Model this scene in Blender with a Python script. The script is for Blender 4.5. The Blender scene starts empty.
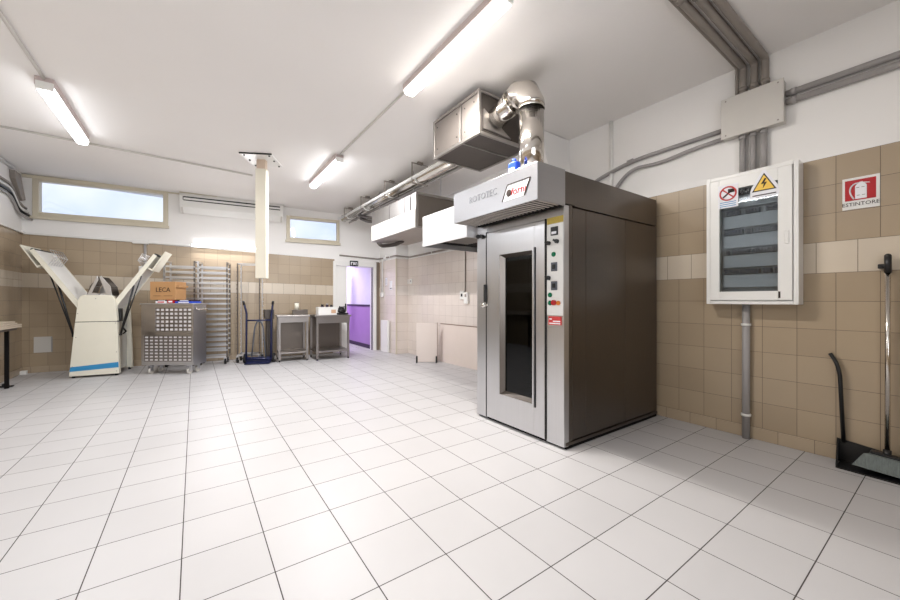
import bpy, bmesh, math, random
from mathutils import Vector, Matrix
random.seed(7)
S = bpy.context.scene
COL = S.collection
PI = math.pi

# ---------------------------------------------------------------- camera, sky, exposure
cam = bpy.data.objects.new('camera', bpy.data.cameras.new('camera'))
COL.objects.link(cam)
cam.location = (0, 0, 1.15)
cam.rotation_euler = (PI / 2, 0, -math.radians(35.13))
cam.data.sensor_width = 36.0
cam.data.lens = 14.552
cam.data.clip_start = 0.02
S.camera = cam
S.view_settings.view_transform = 'Standard'
S.view_settings.look = 'None'
S.view_settings.gamma = 1.0
S.view_settings.use_curve_mapping = False
S.view_settings.exposure = 1.52

# daylight added outside a made-up back window to brighten the room
dl = bpy.data.lights.new('fill_daylight', 'AREA'); dl.shape = 'RECTANGLE'; dl.size = 3.0; dl.size_y = 1.5; dl.energy = 32.0; dl.color = (0.95, 0.97, 1.0)
dlo = bpy.data.objects.new('fill_daylight', dl); COL.objects.link(dlo); dlo.location = (-0.3, -2.35, 1.75); dlo.rotation_euler = (PI / 2, 0, 0)

W = bpy.data.worlds.new('sky'); S.world = W; W.use_nodes = True
nt = W.node_tree; nt.nodes.clear()
wo = nt.nodes.new('ShaderNodeOutputWorld'); bg = nt.nodes.new('ShaderNodeBackground')
tc = nt.nodes.new('ShaderNodeTexCoord'); nz = nt.nodes.new('ShaderNodeTexNoise')
nz.inputs['Scale'].default_value = 5.0; nz.inputs['Detail'].default_value = 5.0
cr = nt.nodes.new('ShaderNodeValToRGB')
cr.color_ramp.elements[0].position = 0.42; cr.color_ramp.elements[0].color = (0.66, 0.76, 1.0, 1)
cr.color_ramp.elements[1].position = 0.62; cr.color_ramp.elements[1].color = (0.92, 0.95, 1.0, 1)
nt.links.new(tc.outputs['Generated'], nz.inputs['Vector'])
nt.links.new(nz.outputs['Fac'], cr.inputs['Fac'])
nt.links.new(cr.outputs['Color'], bg.inputs['Color'])
bg.inputs['Strength'].default_value = 0.42
nt.links.new(bg.outputs[0], wo.inputs[0])

LAMP_COOL = 3.5      # emission strengths of the tubes
LAMP_WARM = 4.2
LAMP_WALL = 3.0
LAMP_FAR = 5.0
CORRIDOR_W = 20.0

TUBE = {'e_warm': (33.0, (1.0, 0.95, 0.90)), 'e_cool': (12.0, (0.93, 0.96, 1.0)), 'e_far': (25.0, (0.95, 0.96, 1.0)), 'e_near': (7.0, (0.93, 0.96, 1.0))}

# ---------------------------------------------------------------- materials
def new_mat(name):
    m = bpy.data.materials.new(name); m.use_nodes = True
    return m, m.node_tree, m.node_tree.nodes['Principled BSDF']

def lin(c):
    return tuple(((v / 255) / 12.92 if v / 255 <= 0.04045 else ((v / 255 + 0.055) / 1.055) ** 2.4) for v in c)

def plain(name, rgb, rough=0.5, metal=0.0, var=0.06, scale=6.0, bump=0.0, bscale=60.0, stretch=None, spec=0.5):
    m, t, b = new_mat(name)
    c = lin(rgb)
    tcn = t.nodes.new('ShaderNodeTexCoord')
    n = t.nodes.new('ShaderNodeTexNoise'); n.inputs['Scale'].default_value = scale; n.inputs['Detail'].default_value = 4
    mp = t.nodes.new('ShaderNodeMapping')
    if stretch: mp.inputs['Scale'].default_value = stretch
    t.links.new(tcn.outputs['Object'], mp.inputs['Vector']); t.links.new(mp.outputs[0], n.inputs['Vector'])
    mx = t.nodes.new('ShaderNodeMix'); mx.data_type = 'RGBA'
    mx.inputs['A'].default_value = tuple(v * (1 - var) for v in c) + (1,)
    mx.inputs['B'].default_value = tuple(min(1, v * (1 + var)) for v in c) + (1,)
    t.links.new(n.outputs['Fac'], mx.inputs['Factor'])
    t.links.new(mx.outputs['Result'], b.inputs['Base Color'])
    b.inputs['Roughness'].default_value = rough
    b.inputs['Metallic'].default_value = metal
    b.inputs['Specular IOR Level'].default_value = spec
    if bump > 0:
        n2 = t.nodes.new('ShaderNodeTexNoise'); n2.inputs['Scale'].default_value = bscale; n2.inputs['Detail'].default_value = 3
        t.links.new(mp.outputs[0], n2.inputs['Vector'])
        bp = t.nodes.new('ShaderNodeBump'); bp.inputs['Strength'].default_value = bump; bp.inputs['Distance'].default_value = 0.01
        t.links.new(n2.outputs['Fac'], bp.inputs['Height']); t.links.new(bp.outputs[0], b.inputs['Normal'])
    return m

def emit(name, rgb, strength):
    m, t, b = new_mat(name)
    b.inputs['Base Color'].default_value = (0.9, 0.9, 0.9, 1)
    b.inputs['Emission Color'].default_value = tuple(rgb) + (1,)
    b.inputs['Emission Strength'].default_value = strength
    return m

def glass(name, tint=(1, 1, 1), gloss=0.10):
    m = bpy.data.materials.new(name); m.use_nodes = True
    t = m.node_tree; t.nodes.clear()
    o = t.nodes.new('ShaderNodeOutputMaterial'); tr = t.nodes.new('ShaderNodeBsdfTransparent')
    gl = t.nodes.new('ShaderNodeBsdfGlossy'); gl.inputs['Roughness'].default_value = 0.03
    tr.inputs['Color'].default_value = tuple(tint) + (1,)
    lw = t.nodes.new('ShaderNodeLayerWeight'); lw.inputs['Blend'].default_value = 0.25
    ma = t.nodes.new('ShaderNodeMath'); ma.operation = 'MULTIPLY_ADD'
    ma.inputs[1].default_value = 0.5; ma.inputs[2].default_value = gloss * 0.5
    t.links.new(lw.outputs['Fresnel'], ma.inputs[0])
    mx = t.nodes.new('ShaderNodeMixShader')
    t.links.new(ma.outputs[0], mx.inputs[0]); t.links.new(tr.outputs[0], mx.inputs[1]); t.links.new(gl.outputs[0], mx.inputs[2])
    t.links.new(mx.outputs[0], o.inputs[0])
    return m

def tile(name, axis, u0, v0, w, h, c1, c2, grout, rough=0.25, mortar=0.0035, fac=None, offset=0.0, cloud=0.12):
    """Square tiles in object space; axis 'x','y' = wall along that axis, 'f' = floor. fac=(axis, a0, a1, f1): the courses
    are laid a little lower towards one end of the wall."""
    m, t, b = new_mat(name)
    L = t.links
    tcn = t.nodes.new('ShaderNodeTexCoord'); sp = t.nodes.new('ShaderNodeSeparateXYZ')
    L.new(tcn.outputs['Object'], sp.inputs[0])
    cb = t.nodes.new('ShaderNodeCombineXYZ')
    def sub(sock, v):
        n = t.nodes.new('ShaderNodeMath'); n.operation = 'SUBTRACT'; n.inputs[1].default_value = v
        L.new(sock, n.inputs[0]); return n.outputs[0]
    us = sp.outputs['Y'] if axis == 'y' else sp.outputs['X']
    vs = sp.outputs['Y'] if axis == 'f' else sp.outputs['Z']
    if fac:
        mr = t.nodes.new('ShaderNodeMapRange'); mr.clamp = True
        mr.inputs['From Min'].default_value = fac[1]; mr.inputs['From Max'].default_value = fac[2]
        mr.inputs['To Min'].default_value = 1.0; mr.inputs['To Max'].default_value = fac[3]
        L.new(sp.outputs[fac[0]], mr.inputs['Value'])
        dv = t.nodes.new('ShaderNodeMath'); dv.operation = 'DIVIDE'
        L.new(vs, dv.inputs[0]); L.new(mr.outputs[0], dv.inputs[1]); vs = dv.outputs[0]
    L.new(sub(us, u0 - 40 * w), cb.inputs[0]); L.new(sub(vs, v0 - 40 * h), cb.inputs[1])
    br = t.nodes.new('ShaderNodeTexBrick'); br.offset = offset; br.squash = 1.0
    br.inputs['Scale'].default_value = 1.0
    br.inputs['Brick Width'].default_value = w; br.inputs['Row Height'].default_value = h
    br.inputs['Mortar Size'].default_value = mortar * 0.5; br.inputs['Mortar Smooth'].default_value = 0.1
    br.inputs['Bias'].default_value = 0.0
    br.inputs['Color1'].default_value = lin(c1) + (1,); br.inputs['Color2'].default_value = lin(c2) + (1,)
    br.inputs['Mortar'].default_value = lin(grout) + (1,)
    L.new(cb.outputs[0], br.inputs['Vector'])
    n = t.nodes.new('ShaderNodeTexNoise'); n.inputs['Scale'].default_value = 2.2; n.inputs['Detail'].default_value = 6
    L.new(tcn.outputs['Object'], n.inputs['Vector'])
    mr2 = t.nodes.new('ShaderNodeMapRange'); mr2.inputs['To Min'].default_value = 1 - cloud; mr2.inputs['To Max'].default_value = 1 + cloud * 0.4
    L.new(n.outputs['Fac'], mr2.inputs['Value'])
    mm = t.nodes.new('ShaderNodeVectorMath'); mm.operation = 'SCALE'
    L.new(br.outputs['Color'], mm.inputs[0]); L.new(mr2.outputs[0], mm.inputs['Scale'])
    L.new(mm.outputs[0], b.inputs['Base Color'])
    rr = t.nodes.new('ShaderNodeMapRange'); rr.inputs['To Min'].default_value = rough; rr.inputs['To Max'].default_value = 0.8
    L.new(br.outputs['Fac'], rr.inputs['Value']); L.new(rr.outputs[0], b.inputs['Roughness'])
    bp = t.nodes.new('ShaderNodeBump'); bp.invert = True; bp.inputs['Strength'].default_value = 0.4; bp.inputs['Distance'].default_value = 0.003
    L.new(br.outputs['Fac'], bp.inputs['Height']); L.new(bp.outputs[0], b.inputs['Normal'])
    return m

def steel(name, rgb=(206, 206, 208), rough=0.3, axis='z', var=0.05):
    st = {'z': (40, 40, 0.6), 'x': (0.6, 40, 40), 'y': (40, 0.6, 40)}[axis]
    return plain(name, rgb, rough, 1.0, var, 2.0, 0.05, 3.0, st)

M = {}
M['paint'] = plain('white wall paint', (238, 236, 233), 0.7, var=0.03, scale=1.5, bump=0.03, bscale=90)
M['ceiling'] = plain('ceiling plaster', (240, 237, 234), 0.85, var=0.04, scale=0.8, bump=0.05, bscale=45)
BR1, BR2, GR = (174, 156, 131), (167, 149, 125), (112, 97, 81)
BA1, BA2 = (210, 197, 178), (203, 190, 171)
SK1, SK2 = (180, 162, 138), (174, 156, 132)
RF = ('Y', 2.5, 4.5, 0.925)
M['r_low'] = tile('right wall tiles', 'y', 0.546, 0.10, 0.2085, 0.208, BR1, BR2, GR, fac=RF)
M['r_band'] = tile('right wall light tile course', 'y', 0.44, 1.348, 0.2085, 0.229, BA1, BA2, GR, fac=RF)
M['r_up'] = tile('right wall upper tiles', 'y', 0.546, 1.577, 0.2085, 0.2063, BR1, BR2, GR, fac=RF)
M['r_sk'] = tile('skirting tiles', 'y', 0.655, 0.0, 0.2085, 0.11, SK1, SK2, GR)
FF = ('X', 0.0, 5.75, 0.912)
M['f_low'] = tile('far wall tiles', 'x', 0.08, 0.10, 0.2085, 0.208, BR1, BR2, GR, fac=FF)
M['f_band'] = tile('far wall light tile course', 'x', 0.18, 1.348, 0.2085, 0.229, BA1, BA2, GR, fac=FF)
M['f_up'] = tile('far wall upper tiles', 'x', 0.08, 1.577, 0.2085, 0.2063, BR1, BR2, GR, fac=FF)
M['f_sk'] = tile('far skirting tiles', 'x', 0.1, 0.0, 0.2085, 0.11, SK1, SK2, GR)
P1, P2, PG = (226, 215, 206), (222, 210, 201), (170, 156, 146)  # wall tile colour with the far end's lamplight painted in
M['p_low'] = tile('painted-lit tiles', 'y', 0.546, 0.10, 0.2085, 0.208, P1, P2, PG, fac=RF)
M['p_band'] = tile('painted-lit tile course', 'y', 0.44, 1.348, 0.2085, 0.229, (226, 217, 209), (222, 212, 204), PG, fac=RF)
M['p_up'] = tile('painted-lit upper tiles', 'y', 0.546, 1.577, 0.2085, 0.2063, P1, P2, PG, fac=RF)
M['l_low'] = tile('left wall tiles', 'y', 0.1, 0.10, 0.2085, 0.208, BR1, BR2, GR)
M['floor'] = tile('floor tiles', 'f', -0.045, 0.708, 0.326, 0.325, (190, 188, 188), (186, 184, 184), (62, 56, 53), rough=0.42, mortar=0.0048, cloud=0.06)
M['steel'] = steel('brushed steel')
M['steel_d'] = steel('dark and shade-toned steel', (112, 105, 99), 0.34)  # real dark steel, and the oven sides' dim reflection as colour
M['steel_t'] = steel('worn table steel', (158, 153, 150), 0.34, 'x')
M['steel_h'] = steel('hood steel', (184, 184, 187), 0.38, 'y')
M['galv'] = plain('galvanised sheet', (172, 168, 164), 0.42, 1.0, 0.12, 14)
M['galv_d'] = plain('dull insulated panel', (84, 78, 74), 0.5, 0.6, 0.1, 10)
M['chrome'] = plain('polished duct steel', (214, 209, 202), 0.14, 1.0, 0.06, 9, 0.1, 10)
M['white'] = plain('white enamel', (232, 231, 227), 0.3, var=0.02)
M['cream'] = plain('cream enamel', (226, 222, 206), 0.38, var=0.03)
M['postc'] = plain('cream post paint', (226, 220, 203), 0.5, var=0.04)
M['frame'] = plain('beige window frame', (206, 197, 176), 0.5, var=0.06)
M['pvc'] = plain('grey pvc conduit', (158, 154, 152), 0.42, var=0.05)
M['pvc_d'] = plain('dusty grey conduit', (140, 132, 124), 0.5, var=0.08)
M['jbox'] = plain('pale grey box', (205, 201, 194), 0.45, var=0.03)
M['black'] = plain('black plastic', (22, 22, 23), 0.4, var=0.1)
M['rubber'] = plain('black rubber', (30, 29, 29), 0.8, var=0.1)
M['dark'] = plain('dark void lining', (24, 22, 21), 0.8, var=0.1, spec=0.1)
M['blue'] = plain('dark blue paint', (18, 26, 66), 0.35, var=0.08)
M['stripe'] = plain('blue stripe', (50, 138, 190), 0.4, var=0.08)
M['card'] = plain('cardboard', (184, 140, 94), 0.8, var=0.08, scale=9)
M['ink'] = plain('dark ink', (45, 32, 26), 0.7)
M['red'] = plain('red', (176, 12, 24), 0.4, var=0.05)
M['redlab'] = plain('red label', (205, 62, 62), 0.5)
M['yellow'] = plain('yellow', (240, 196, 70), 0.45)
M['olive'] = plain('yellow warning label', (196, 172, 84), 0.5, var=0.2, scale=70)
M['green'] = plain('green lens', (18, 120, 82), 0.25)
M['orange'] = plain('orange', (214, 120, 40), 0.4)
M['paper'] = plain('paper', (236, 236, 240), 0.7, var=0.02)
M['pane'] = glass('window pane', (0.98, 0.99, 1.0), 0.04)
M['ovenglass'] = glass('tinted oven glass', (0.10, 0.11, 0.12), 0.04)
M['smoke'] = glass('smoky door pane', (0.80, 0.83, 0.85), 0.06)
M['modules'] = plain('grey breaker modules', (176, 180, 182), 0.5, var=0.06)
M['slate'] = plain('slate blue grey plastic', (86, 90, 98), 0.5)
M['grille'] = plain('painted grille', (200, 192, 184), 0.5, 0.2)
M['bristle'] = plain('grey green bristles', (118, 126, 124), 0.9, var=0.35, scale=30, bump=0.8, bscale=40, stretch=(6, 1, 0.6))
M['purple'] = plain('purple wall paint', (166, 128, 190), 0.4, var=0.12, scale=3)
M['purple_d'] = plain('dark purple skirting', (48, 26, 62), 0.5)
M['lilac'] = plain('lilac white wall', (222, 218, 240), 0.6)
M['coat'] = plain('pink purple cloth', (196, 130, 190), 0.9, var=0.2)
M['coatd'] = plain('dark plum cloth', (44, 24, 46), 0.9, var=0.2)
M['wood'] = plain('pale worn board', (186, 172, 154), 0.7, var=0.12, stretch=(20, 1.5, 20))
M['wallsheet'] = plain('pale pinkish sheet', (226, 214, 206), 0.4, var=0.03)
M['bluebottle'] = plain('blue plastic', (36, 74, 190), 0.3, var=0.1)
M['hose'] = plain('black hose', (26, 25, 24), 0.55)
M['letters'] = plain('pale grey letters', (120, 122, 126), 0.4)
M['e_cool'] = emit('lit diffuser cool', (0.93, 0.96, 1.0), LAMP_COOL)
M['e_warm'] = emit('lit diffuser warm', (1.0, 0.95, 0.90), LAMP_WARM)
M['e_near'] = emit('lit diffuser near', (0.93, 0.96, 1.0), 4.0)
M['e_far'] = emit('lit diffuser far', (0.94, 0.96, 1.0), LAMP_FAR)
M['e_wall'] = emit('lit wall tube', (1.0, 0.98, 1.0), LAMP_WALL)
M['housing'] = plain('lamp housing', (196, 180, 176), 0.5)

# ---------------------------------------------------------------- mesh helpers
class MB:
    def __init__(s):
        s.bm = bmesh.new(); s.mi = 0
    def _mark(s, faces):
        for f in faces: f.material_index = s.mi
    def box(s, x0, x1, y0, y1, z0, z1, bev=0.0, mat=None, seg=2):
        r = bmesh.ops.create_cube(s.bm, size=1.0)
        vs = r['verts']
        mt = Matrix.Translation(((x0 + x1) / 2, (y0 + y1) / 2, (z0 + z1) / 2)) @ Matrix.Diagonal((x1 - x0, y1 - y0, z1 - z0, 1))
        if mat is not None: mt = mat @ mt
        bmesh.ops.transform(s.bm, matrix=mt, verts=vs)
        fs = set(f for v in vs for f in v.link_faces)
        s._mark(fs)
        if bev > 0:
            es = list(set(e for v in vs for e in v.link_edges))
            rr = bmesh.ops.bevel(s.bm, geom=es, offset=bev, segments=seg, affect='EDGES', profile=0.5)
            s._mark(rr['faces'])
        return s
    def poly(s, pts, d, bev=0.0):
        """prism: planar polygon pts (3D) pushed along vector d"""
        d = Vector(d)
        a = [s.bm.verts.new(p) for p in pts]; b = [s.bm.verts.new(Vector(p) + d) for p in pts]
        fs = []
        n = len(pts)
        fs.append(s.bm.faces.new(a)); fs.append(s.bm.faces.new(b[::-1]))
        for i in range(n):
            fs.append(s.bm.faces.new((a[i], b[i], b[(i + 1) % n], a[(i + 1) % n])))
        bmesh.ops.recalc_face_normals(s.bm, faces=fs)
        s._mark(fs)
        if bev > 0:
            es = list(set(e for v in a + b for e in v.link_edges))
            rr = bmesh.ops.bevel(s.bm, geom=es, offset=bev, segments=2, affect='EDGES', profile=0.5)
            s._mark(rr['faces'])
        return s
    def tube(s, pts, r, seg=12, fillet=0.0, cap=True, r1=None):
        P = [Vector(p) for p in pts]
        if fillet > 0 and len(P) > 2:
            Q = [P[0]]
            for i in range(1, len(P) - 1):
                a, b, c = P[i - 1], P[i], P[i + 1]
                u = (a - b); v = (c - b)
                k = min(fillet, u.length * 0.48, v.length * 0.48)
                p0 = b + u.normalized() * k; p2 = b + v.normalized() * k
                for j in range(7):
                    tt = j / 6
                    Q.append((1 - tt) ** 2 * p0 + 2 * tt * (1 - tt) * b + tt * tt * p2)
            Q.append(P[-1]); P = Q
        rings = []; up = None
        for i, p in enumerate(P):
            if i == 0: t = P[1] - P[0]
            elif i == len(P) - 1: t = P[-1] - P[-2]
            else: t = (P[i + 1] - P[i]).normalized() + (P[i] - P[i - 1]).normalized()
            t.normalize()
            if up is None:
                up = Vector((0, 0, 1)) if abs(t.z) < 0.9 else Vector((1, 0, 0))
            n = up - t * up.dot(t); n.normalize(); up = n; bb = t.cross(n)
            rad = r if r1 is None else r + (r1 - r) * i / (len(P) - 1)
            k = 1.0
            if 0 < i < len(P) - 1:
                ca = (P[i + 1] - P[i]).normalized().dot(t); k = 1 / max(ca, 0.5)
            rings.append([s.bm.verts.new(p + (n * math.cos(2 * PI * j / seg) + bb * math.sin(2 * PI * j / seg)) * rad * (k if k < 1.3 else 1.3)) for j in range(seg)])
        for i in range(len(rings) - 1):
            for j in range(seg):
                f = s.bm.faces.new((rings[i][j], rings[i][(j + 1) % seg], rings[i + 1][(j + 1) % seg], rings[i + 1][j]))
                f.smooth = True; f.material_index = s.mi
        if cap:
            for f in (s.bm.faces.new(rings[0][::-1]), s.bm.faces.new(rings[-1])): f.material_index = s.mi
        return s
    def cyl(s, a, b, r, seg=16, r1=None):
        return s.tube([a, b], r, seg, r1=r1)
    def ball(s, c, r, sc=(1, 1, 1), seg=12):
        rr = bmesh.ops.create_uvsphere(s.bm, u_segments=seg, v_segments=seg // 2 + 2, radius=r)
        bmesh.ops.transform(s.bm, matrix=Matrix.Translation(c) @ Matrix.Diagonal(tuple(sc) + (1,)), verts=rr['verts'])
        for f in set(f for v in rr['verts'] for f in v.link_faces): f.smooth = True; f.material_index = s.mi
        return s
    def text(s, txt, size, mtx, depth=0.002, shear=0.0):
        cu = bpy.data.curves.new('txt', 'FONT'); cu.body = txt; cu.size = size; cu.extrude = depth / 2
        cu.align_x = 'CENTER'; cu.align_y = 'CENTER'; cu.shear = shear; cu.resolution_u = 2
        o = bpy.data.objects.new('txt', cu); COL.objects.link(o)
        dg = bpy.context.evaluated_depsgraph_get()
        me = bpy.data.meshes.new_from_object(o.evaluated_get(dg))
        n0 = len(s.bm.verts); s.bm.from_mesh(me); s.bm.verts.ensure_lookup_table()
        vs = s.bm.verts[n0:]
        bmesh.ops.transform(s.bm, matrix=mtx, verts=vs)
        for f in set(f for v in vs for f in v.link_faces): f.material_index = s.mi
        bpy.data.objects.remove(o); bpy.data.curves.remove(cu); bpy.data.meshes.remove(me)
        return s
    def split(s, name, mat, parent=None):
        """every loose piece becomes an object of its own"""
        seen = set(); out = []
        s.bm.verts.ensure_lookup_table()
        for v0 in list(s.bm.verts):
            if v0 in seen: continue
            st = [v0]; seen.add(v0); isl = []
            while st:
                v = st.pop(); isl.append(v)
                for e in v.link_edges:
                    w = e.other_vert(v)
                    if w not in seen: seen.add(w); st.append(w)
            p = MB(); mp = {v: p.bm.verts.new(v.co) for v in isl}
            for f in set(f for v in isl for f in v.link_faces):
                g = p.bm.faces.new([mp[v] for v in f.verts]); g.smooth = f.smooth
            out.append(p.build(name, mat, parent))
        s.bm.free()
        return out
    def build(s, name, mats, parent=None, loc=None, rotz=0.0):
        me = bpy.data.meshes.new(name); s.bm.normal_update(); s.bm.to_mesh(me); s.bm.free()
        if not isinstance(mats, (list, tuple)): mats = [mats]
        for m in mats: me.materials.append(M[m] if isinstance(m, str) else m)
        o = bpy.data.objects.new(name, me); COL.objects.link(o)
        if parent: o.parent = parent
        if loc is not None: o.location = loc
        if rotz: o.rotation_euler = (0, 0, rotz)
        return o

def TF(x, y, z, flip=False):
    """text frame for a front view thing: reads along local x, faces local -y"""
    return Matrix(((1, 0, 0, x), (0, 0, -1, y), (0, 1, 0, z), (0, 0, 0, 1)))

def tag(o, label, cat, group=None):
    o['label'] = label; o['category'] = cat
    if group: o['group'] = group
    return o
def thing(name, label, cat, loc=(0, 0, 0), rotz=0.0, group=None):
    o = bpy.data.objects.new(name, None); COL.objects.link(o); o.empty_display_size = 0.1
    o.location = loc; o.rotation_euler = (0, 0, rotz)
    return tag(o, label, cat, group)
def struct(o):
    o['kind'] = 'structure'; return o
def dup(root, loc, rotz, label, group=None):
    r = root.copy(); COL.objects.link(r); r.location = loc; r.rotation_euler = (0, 0, rotz); r['label'] = label
    if group: r['group'] = group
    for ch in list(root.children):
        c = ch.copy(); COL.objects.link(c); c.parent = r
        for g in ch.children:
            d = g.copy(); COL.objects.link(d); d.parent = c
    return r
RW = -PI / 2                       # things on the right wall: local x = -Y, local y = into the wall
FA = -math.atan2(0.7, 5.7)         # far wall direction
FO = Vector((-2.2, 8.5, 0))        # far wall corner at left
def fw(x):                         # world x on the far wall -> distance along it
    return (x + 2.2) / math.cos(FA)
def far_y(x): return 8.5 - (x + 2.2) * 0.7 / 5.7
def ceilz(x, y):
    a = min(1, max(0, (y - 3) / 5)); b = min(1, max(0, (x + 2.2) / 6)); return 3.13 - 0.13 * a * b

# ---------------------------------------------------------------- structure
b = MB(); b.box(-2.45, 4.05, -2.2, 11.3, -0.12, 0.0); struct(b.build('floor', 'floor'))

b = MB()
xs = [-2.45 + 6.5 * i / 12 for i in range(13)]; ys = [-2.2 + 11.0 * i / 20 for i in range(21)]
lo = [[b.bm.verts.new((x, y, ceilz(x, y))) for y in ys] for x in xs]
hi = [[b.bm.verts.new((x, y, 3.3)) for y in ys] for x in xs]
for i in range(12):
    for j in range(20):
        f = b.bm.faces.new((lo[i][j], lo[i][j + 1], lo[i + 1][j + 1], lo[i + 1][j])); f.smooth = True
        b.bm.faces.new((hi[i][j], hi[i + 1][j], hi[i + 1][j + 1], hi[i][j + 1]))
struct(b.build('ceiling', 'ceiling'))

def wall_cells(axis, us, zs, skip, fn, thick, matfn, factor):
    b = MB()
    for i in range(len(us) - 1):
        for j in range(len(zs) - 1):
            u0, u1, z0, z1 = us[i], us[i + 1], zs[j], zs[j + 1]
            if skip((u0 + u1) / 2, (z0 + z1) / 2): continue
            f0, f1 = factor(u0), factor(u1)
            top0 = 1.0 if z1 > 2.3 else f0; top1 = 1.0 if z1 > 2.3 else f1
            bt0 = 1.0 if z0 > 2.3 else f0; bt1 = 1.0 if z0 > 2.3 else f1
            pts = [(u0, z0 * bt0), (u1, z0 * bt1), (u1, z1 * top1), (u0, z1 * top0)]
            b.mi = matfn((z0 + z1) / 2) if matfn is not mfn2 else mfn2((z0 + z1) / 2, (u0 + u1) / 2)
            if axis == 'x': b.poly([(u, 0, z) for u, z in pts], (0, thick, 0))
            else: b.poly([(0, u, z) for u, z in pts], (thick, 0, 0))
    return b
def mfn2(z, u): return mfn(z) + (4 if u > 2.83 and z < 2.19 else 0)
def mfn(z): return 0 if z < 1.348 else 1 if z < 1.577 else 2 if z < 2.196 else 3
LV = [0, 1.348, 1.577, 2.196]

# right wall
rfac = lambda y: 1.0 if y < 2.5 else 1 - 0.075 * min(1, (y - 2.5) / 2.0)
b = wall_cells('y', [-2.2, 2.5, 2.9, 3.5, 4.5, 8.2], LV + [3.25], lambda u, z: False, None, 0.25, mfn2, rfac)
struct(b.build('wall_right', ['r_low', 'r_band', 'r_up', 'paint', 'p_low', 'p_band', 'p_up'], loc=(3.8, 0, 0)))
# left wall
b = wall_cells('y', [-2.2, 9.0], LV + [3.25], lambda u, z: False, None, -0.25, mfn, lambda y: 1.0)
struct(b.build('wall_left', ['l_low', 'r_band', 'r_up', 'paint'], loc=(-2.2, 0, 0)))
# back wall behind the camera
b = wall_cells('x', [-2.45, -1.8, 1.2, 4.05], [0, 1.0, 1.348, 1.577, 2.196, 2.5, 3.25], lambda u, z: -1.8 < u < 1.2 and 1.0 < z < 2.5, None, -0.2, mfn, lambda y: 1.0)
struct(b.build('wall_back', ['f_low', 'f_band', 'f_up', 'paint'], loc=(0, -2.0, 0)))

# far wall with two windows and a door opening
W1 = (fw(-2.08), fw(-0.38), 2.46, 3.095)
W2 = (fw(1.55), fw(2.60), 2.37, 2.885)
DR = (fw(2.50), fw(3.39), 0.0, 1.96)
us = sorted([-0.25, 0.0, W1[0], W1[1], W2[0], W2[1], DR[0], DR[1], 6.3, 1.0, 2.0, 3.2])
zs = sorted(LV + [DR[3], W1[2], W1[3], W2[2], W2[3], 3.25])
zs2 = zs
ffac = lambda u: 1 - 0.088 * min(1, max(0, u / 5.75))
def skip(u, z):
    for w in (W1, W2):
        if w[0] < u < w[1] and w[2] < z < w[3]: return True
    return DR[0] < u < DR[1] and z < 2.05
b = wall_cells('x', us, [z for z in zs if z != DR[3]], skip, None, 0.25, mfn, ffac)
# header over the door
b.mi = 3
zd = DR[3]
b.poly([(DR[0], 0, zd), (DR[1], 0, zd), (DR[1], 0, 2.196 * ffac(DR[1])), (DR[0], 0, 2.196 * ffac(DR[0]))], (0, 0.25, 0)) if 2.196 * ffac(DR[1]) > zd else None
struct(b.build('wall_far', ['f_low', 'f_band', 'f_up', 'paint'], loc=FO, rotz=FA))

# pier beside the door (tiled)
b = MB(); JX, JY = 3.51, 6.98
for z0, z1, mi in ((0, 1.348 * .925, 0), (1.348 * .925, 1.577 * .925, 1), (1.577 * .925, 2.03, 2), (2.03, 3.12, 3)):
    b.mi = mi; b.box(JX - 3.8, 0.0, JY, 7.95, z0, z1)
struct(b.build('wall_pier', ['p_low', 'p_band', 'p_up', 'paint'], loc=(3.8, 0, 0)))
b = MB(); b.box(3.50, 3.525, 6.965, 6.99, 0, 2.03); struct(b.build('trim_1', 'frame'))
# pillar and slanting casing behind the oven
b = MB()
b.poly([(3.29, 2.83, 3.12), (3.80, 2.83, 3.12), (3.80, 2.83, 0), (3.52, 2.83, 0), (3.52, 2.83, 2.3)], (0, 0.5, 0))
struct(b.build('wall_casing', 'paint'))

# skirtings
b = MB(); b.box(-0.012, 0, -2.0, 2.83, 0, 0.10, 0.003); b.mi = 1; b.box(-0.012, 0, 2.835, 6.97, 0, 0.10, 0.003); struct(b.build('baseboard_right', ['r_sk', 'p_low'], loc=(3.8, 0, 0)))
b = MB(); b.box(0, DR[0] - 0.05, -0.012, 0, 0, 0.10, 0.003); struct(b.build('baseboard_far', 'f_sk', loc=FO, rotz=FA))
b = MB(); b.box(0, 0.012, -2.0, 8.48, 0, 0.10, 0.003); struct(b.build('baseboard_left', 'r_sk', loc=(-2.2, 0, 0)))
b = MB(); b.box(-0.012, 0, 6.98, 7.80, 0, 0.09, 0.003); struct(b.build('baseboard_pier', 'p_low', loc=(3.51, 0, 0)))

def window(n, w, gl, label):
    o = thing('window_%d' % n, label, 'window', FO + Vector((0, 0, 0)), FA); struct(o)
    u0, u1, z0, z1 = w; g0, g1, h0, h1 = gl
    b = MB()
    b.box(u0, g0, -0.03, 0.08, z0, z1, 0.006); b.box(g1, u1, -0.03, 0.08, z0, z1, 0.006)
    b.box(g0, g1, -0.03, 0.08, z0, h0, 0.006); b.box(g0, g1, -0.03, 0.08, h1, z1, 0.006)
    b.build('window_frame', 'frame', o)
    b = MB(); b.box(g0, g1, 0.03, 0.036, h0, h1); b.build('pane', 'pane', o)
    b = MB(); b.box(u0 - 0.02, u1 + 0.02, -0.05, -0.03, z0 - 0.03, z0 + 0.015, 0.004); b.build('window_sill', 'frame', o)
window(1, W1, (fw(-2.005), fw(-0.45), 2.545, 3.035), 'long high window in the far wall above the dough sheeter')
o = thing('window_3', 'wide unseen window added in the wall behind the viewer for fill light', 'window', (-1.8, -2.0, 1.0), 0); struct(o)  # made-up window, added so the fill light can enter
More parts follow.
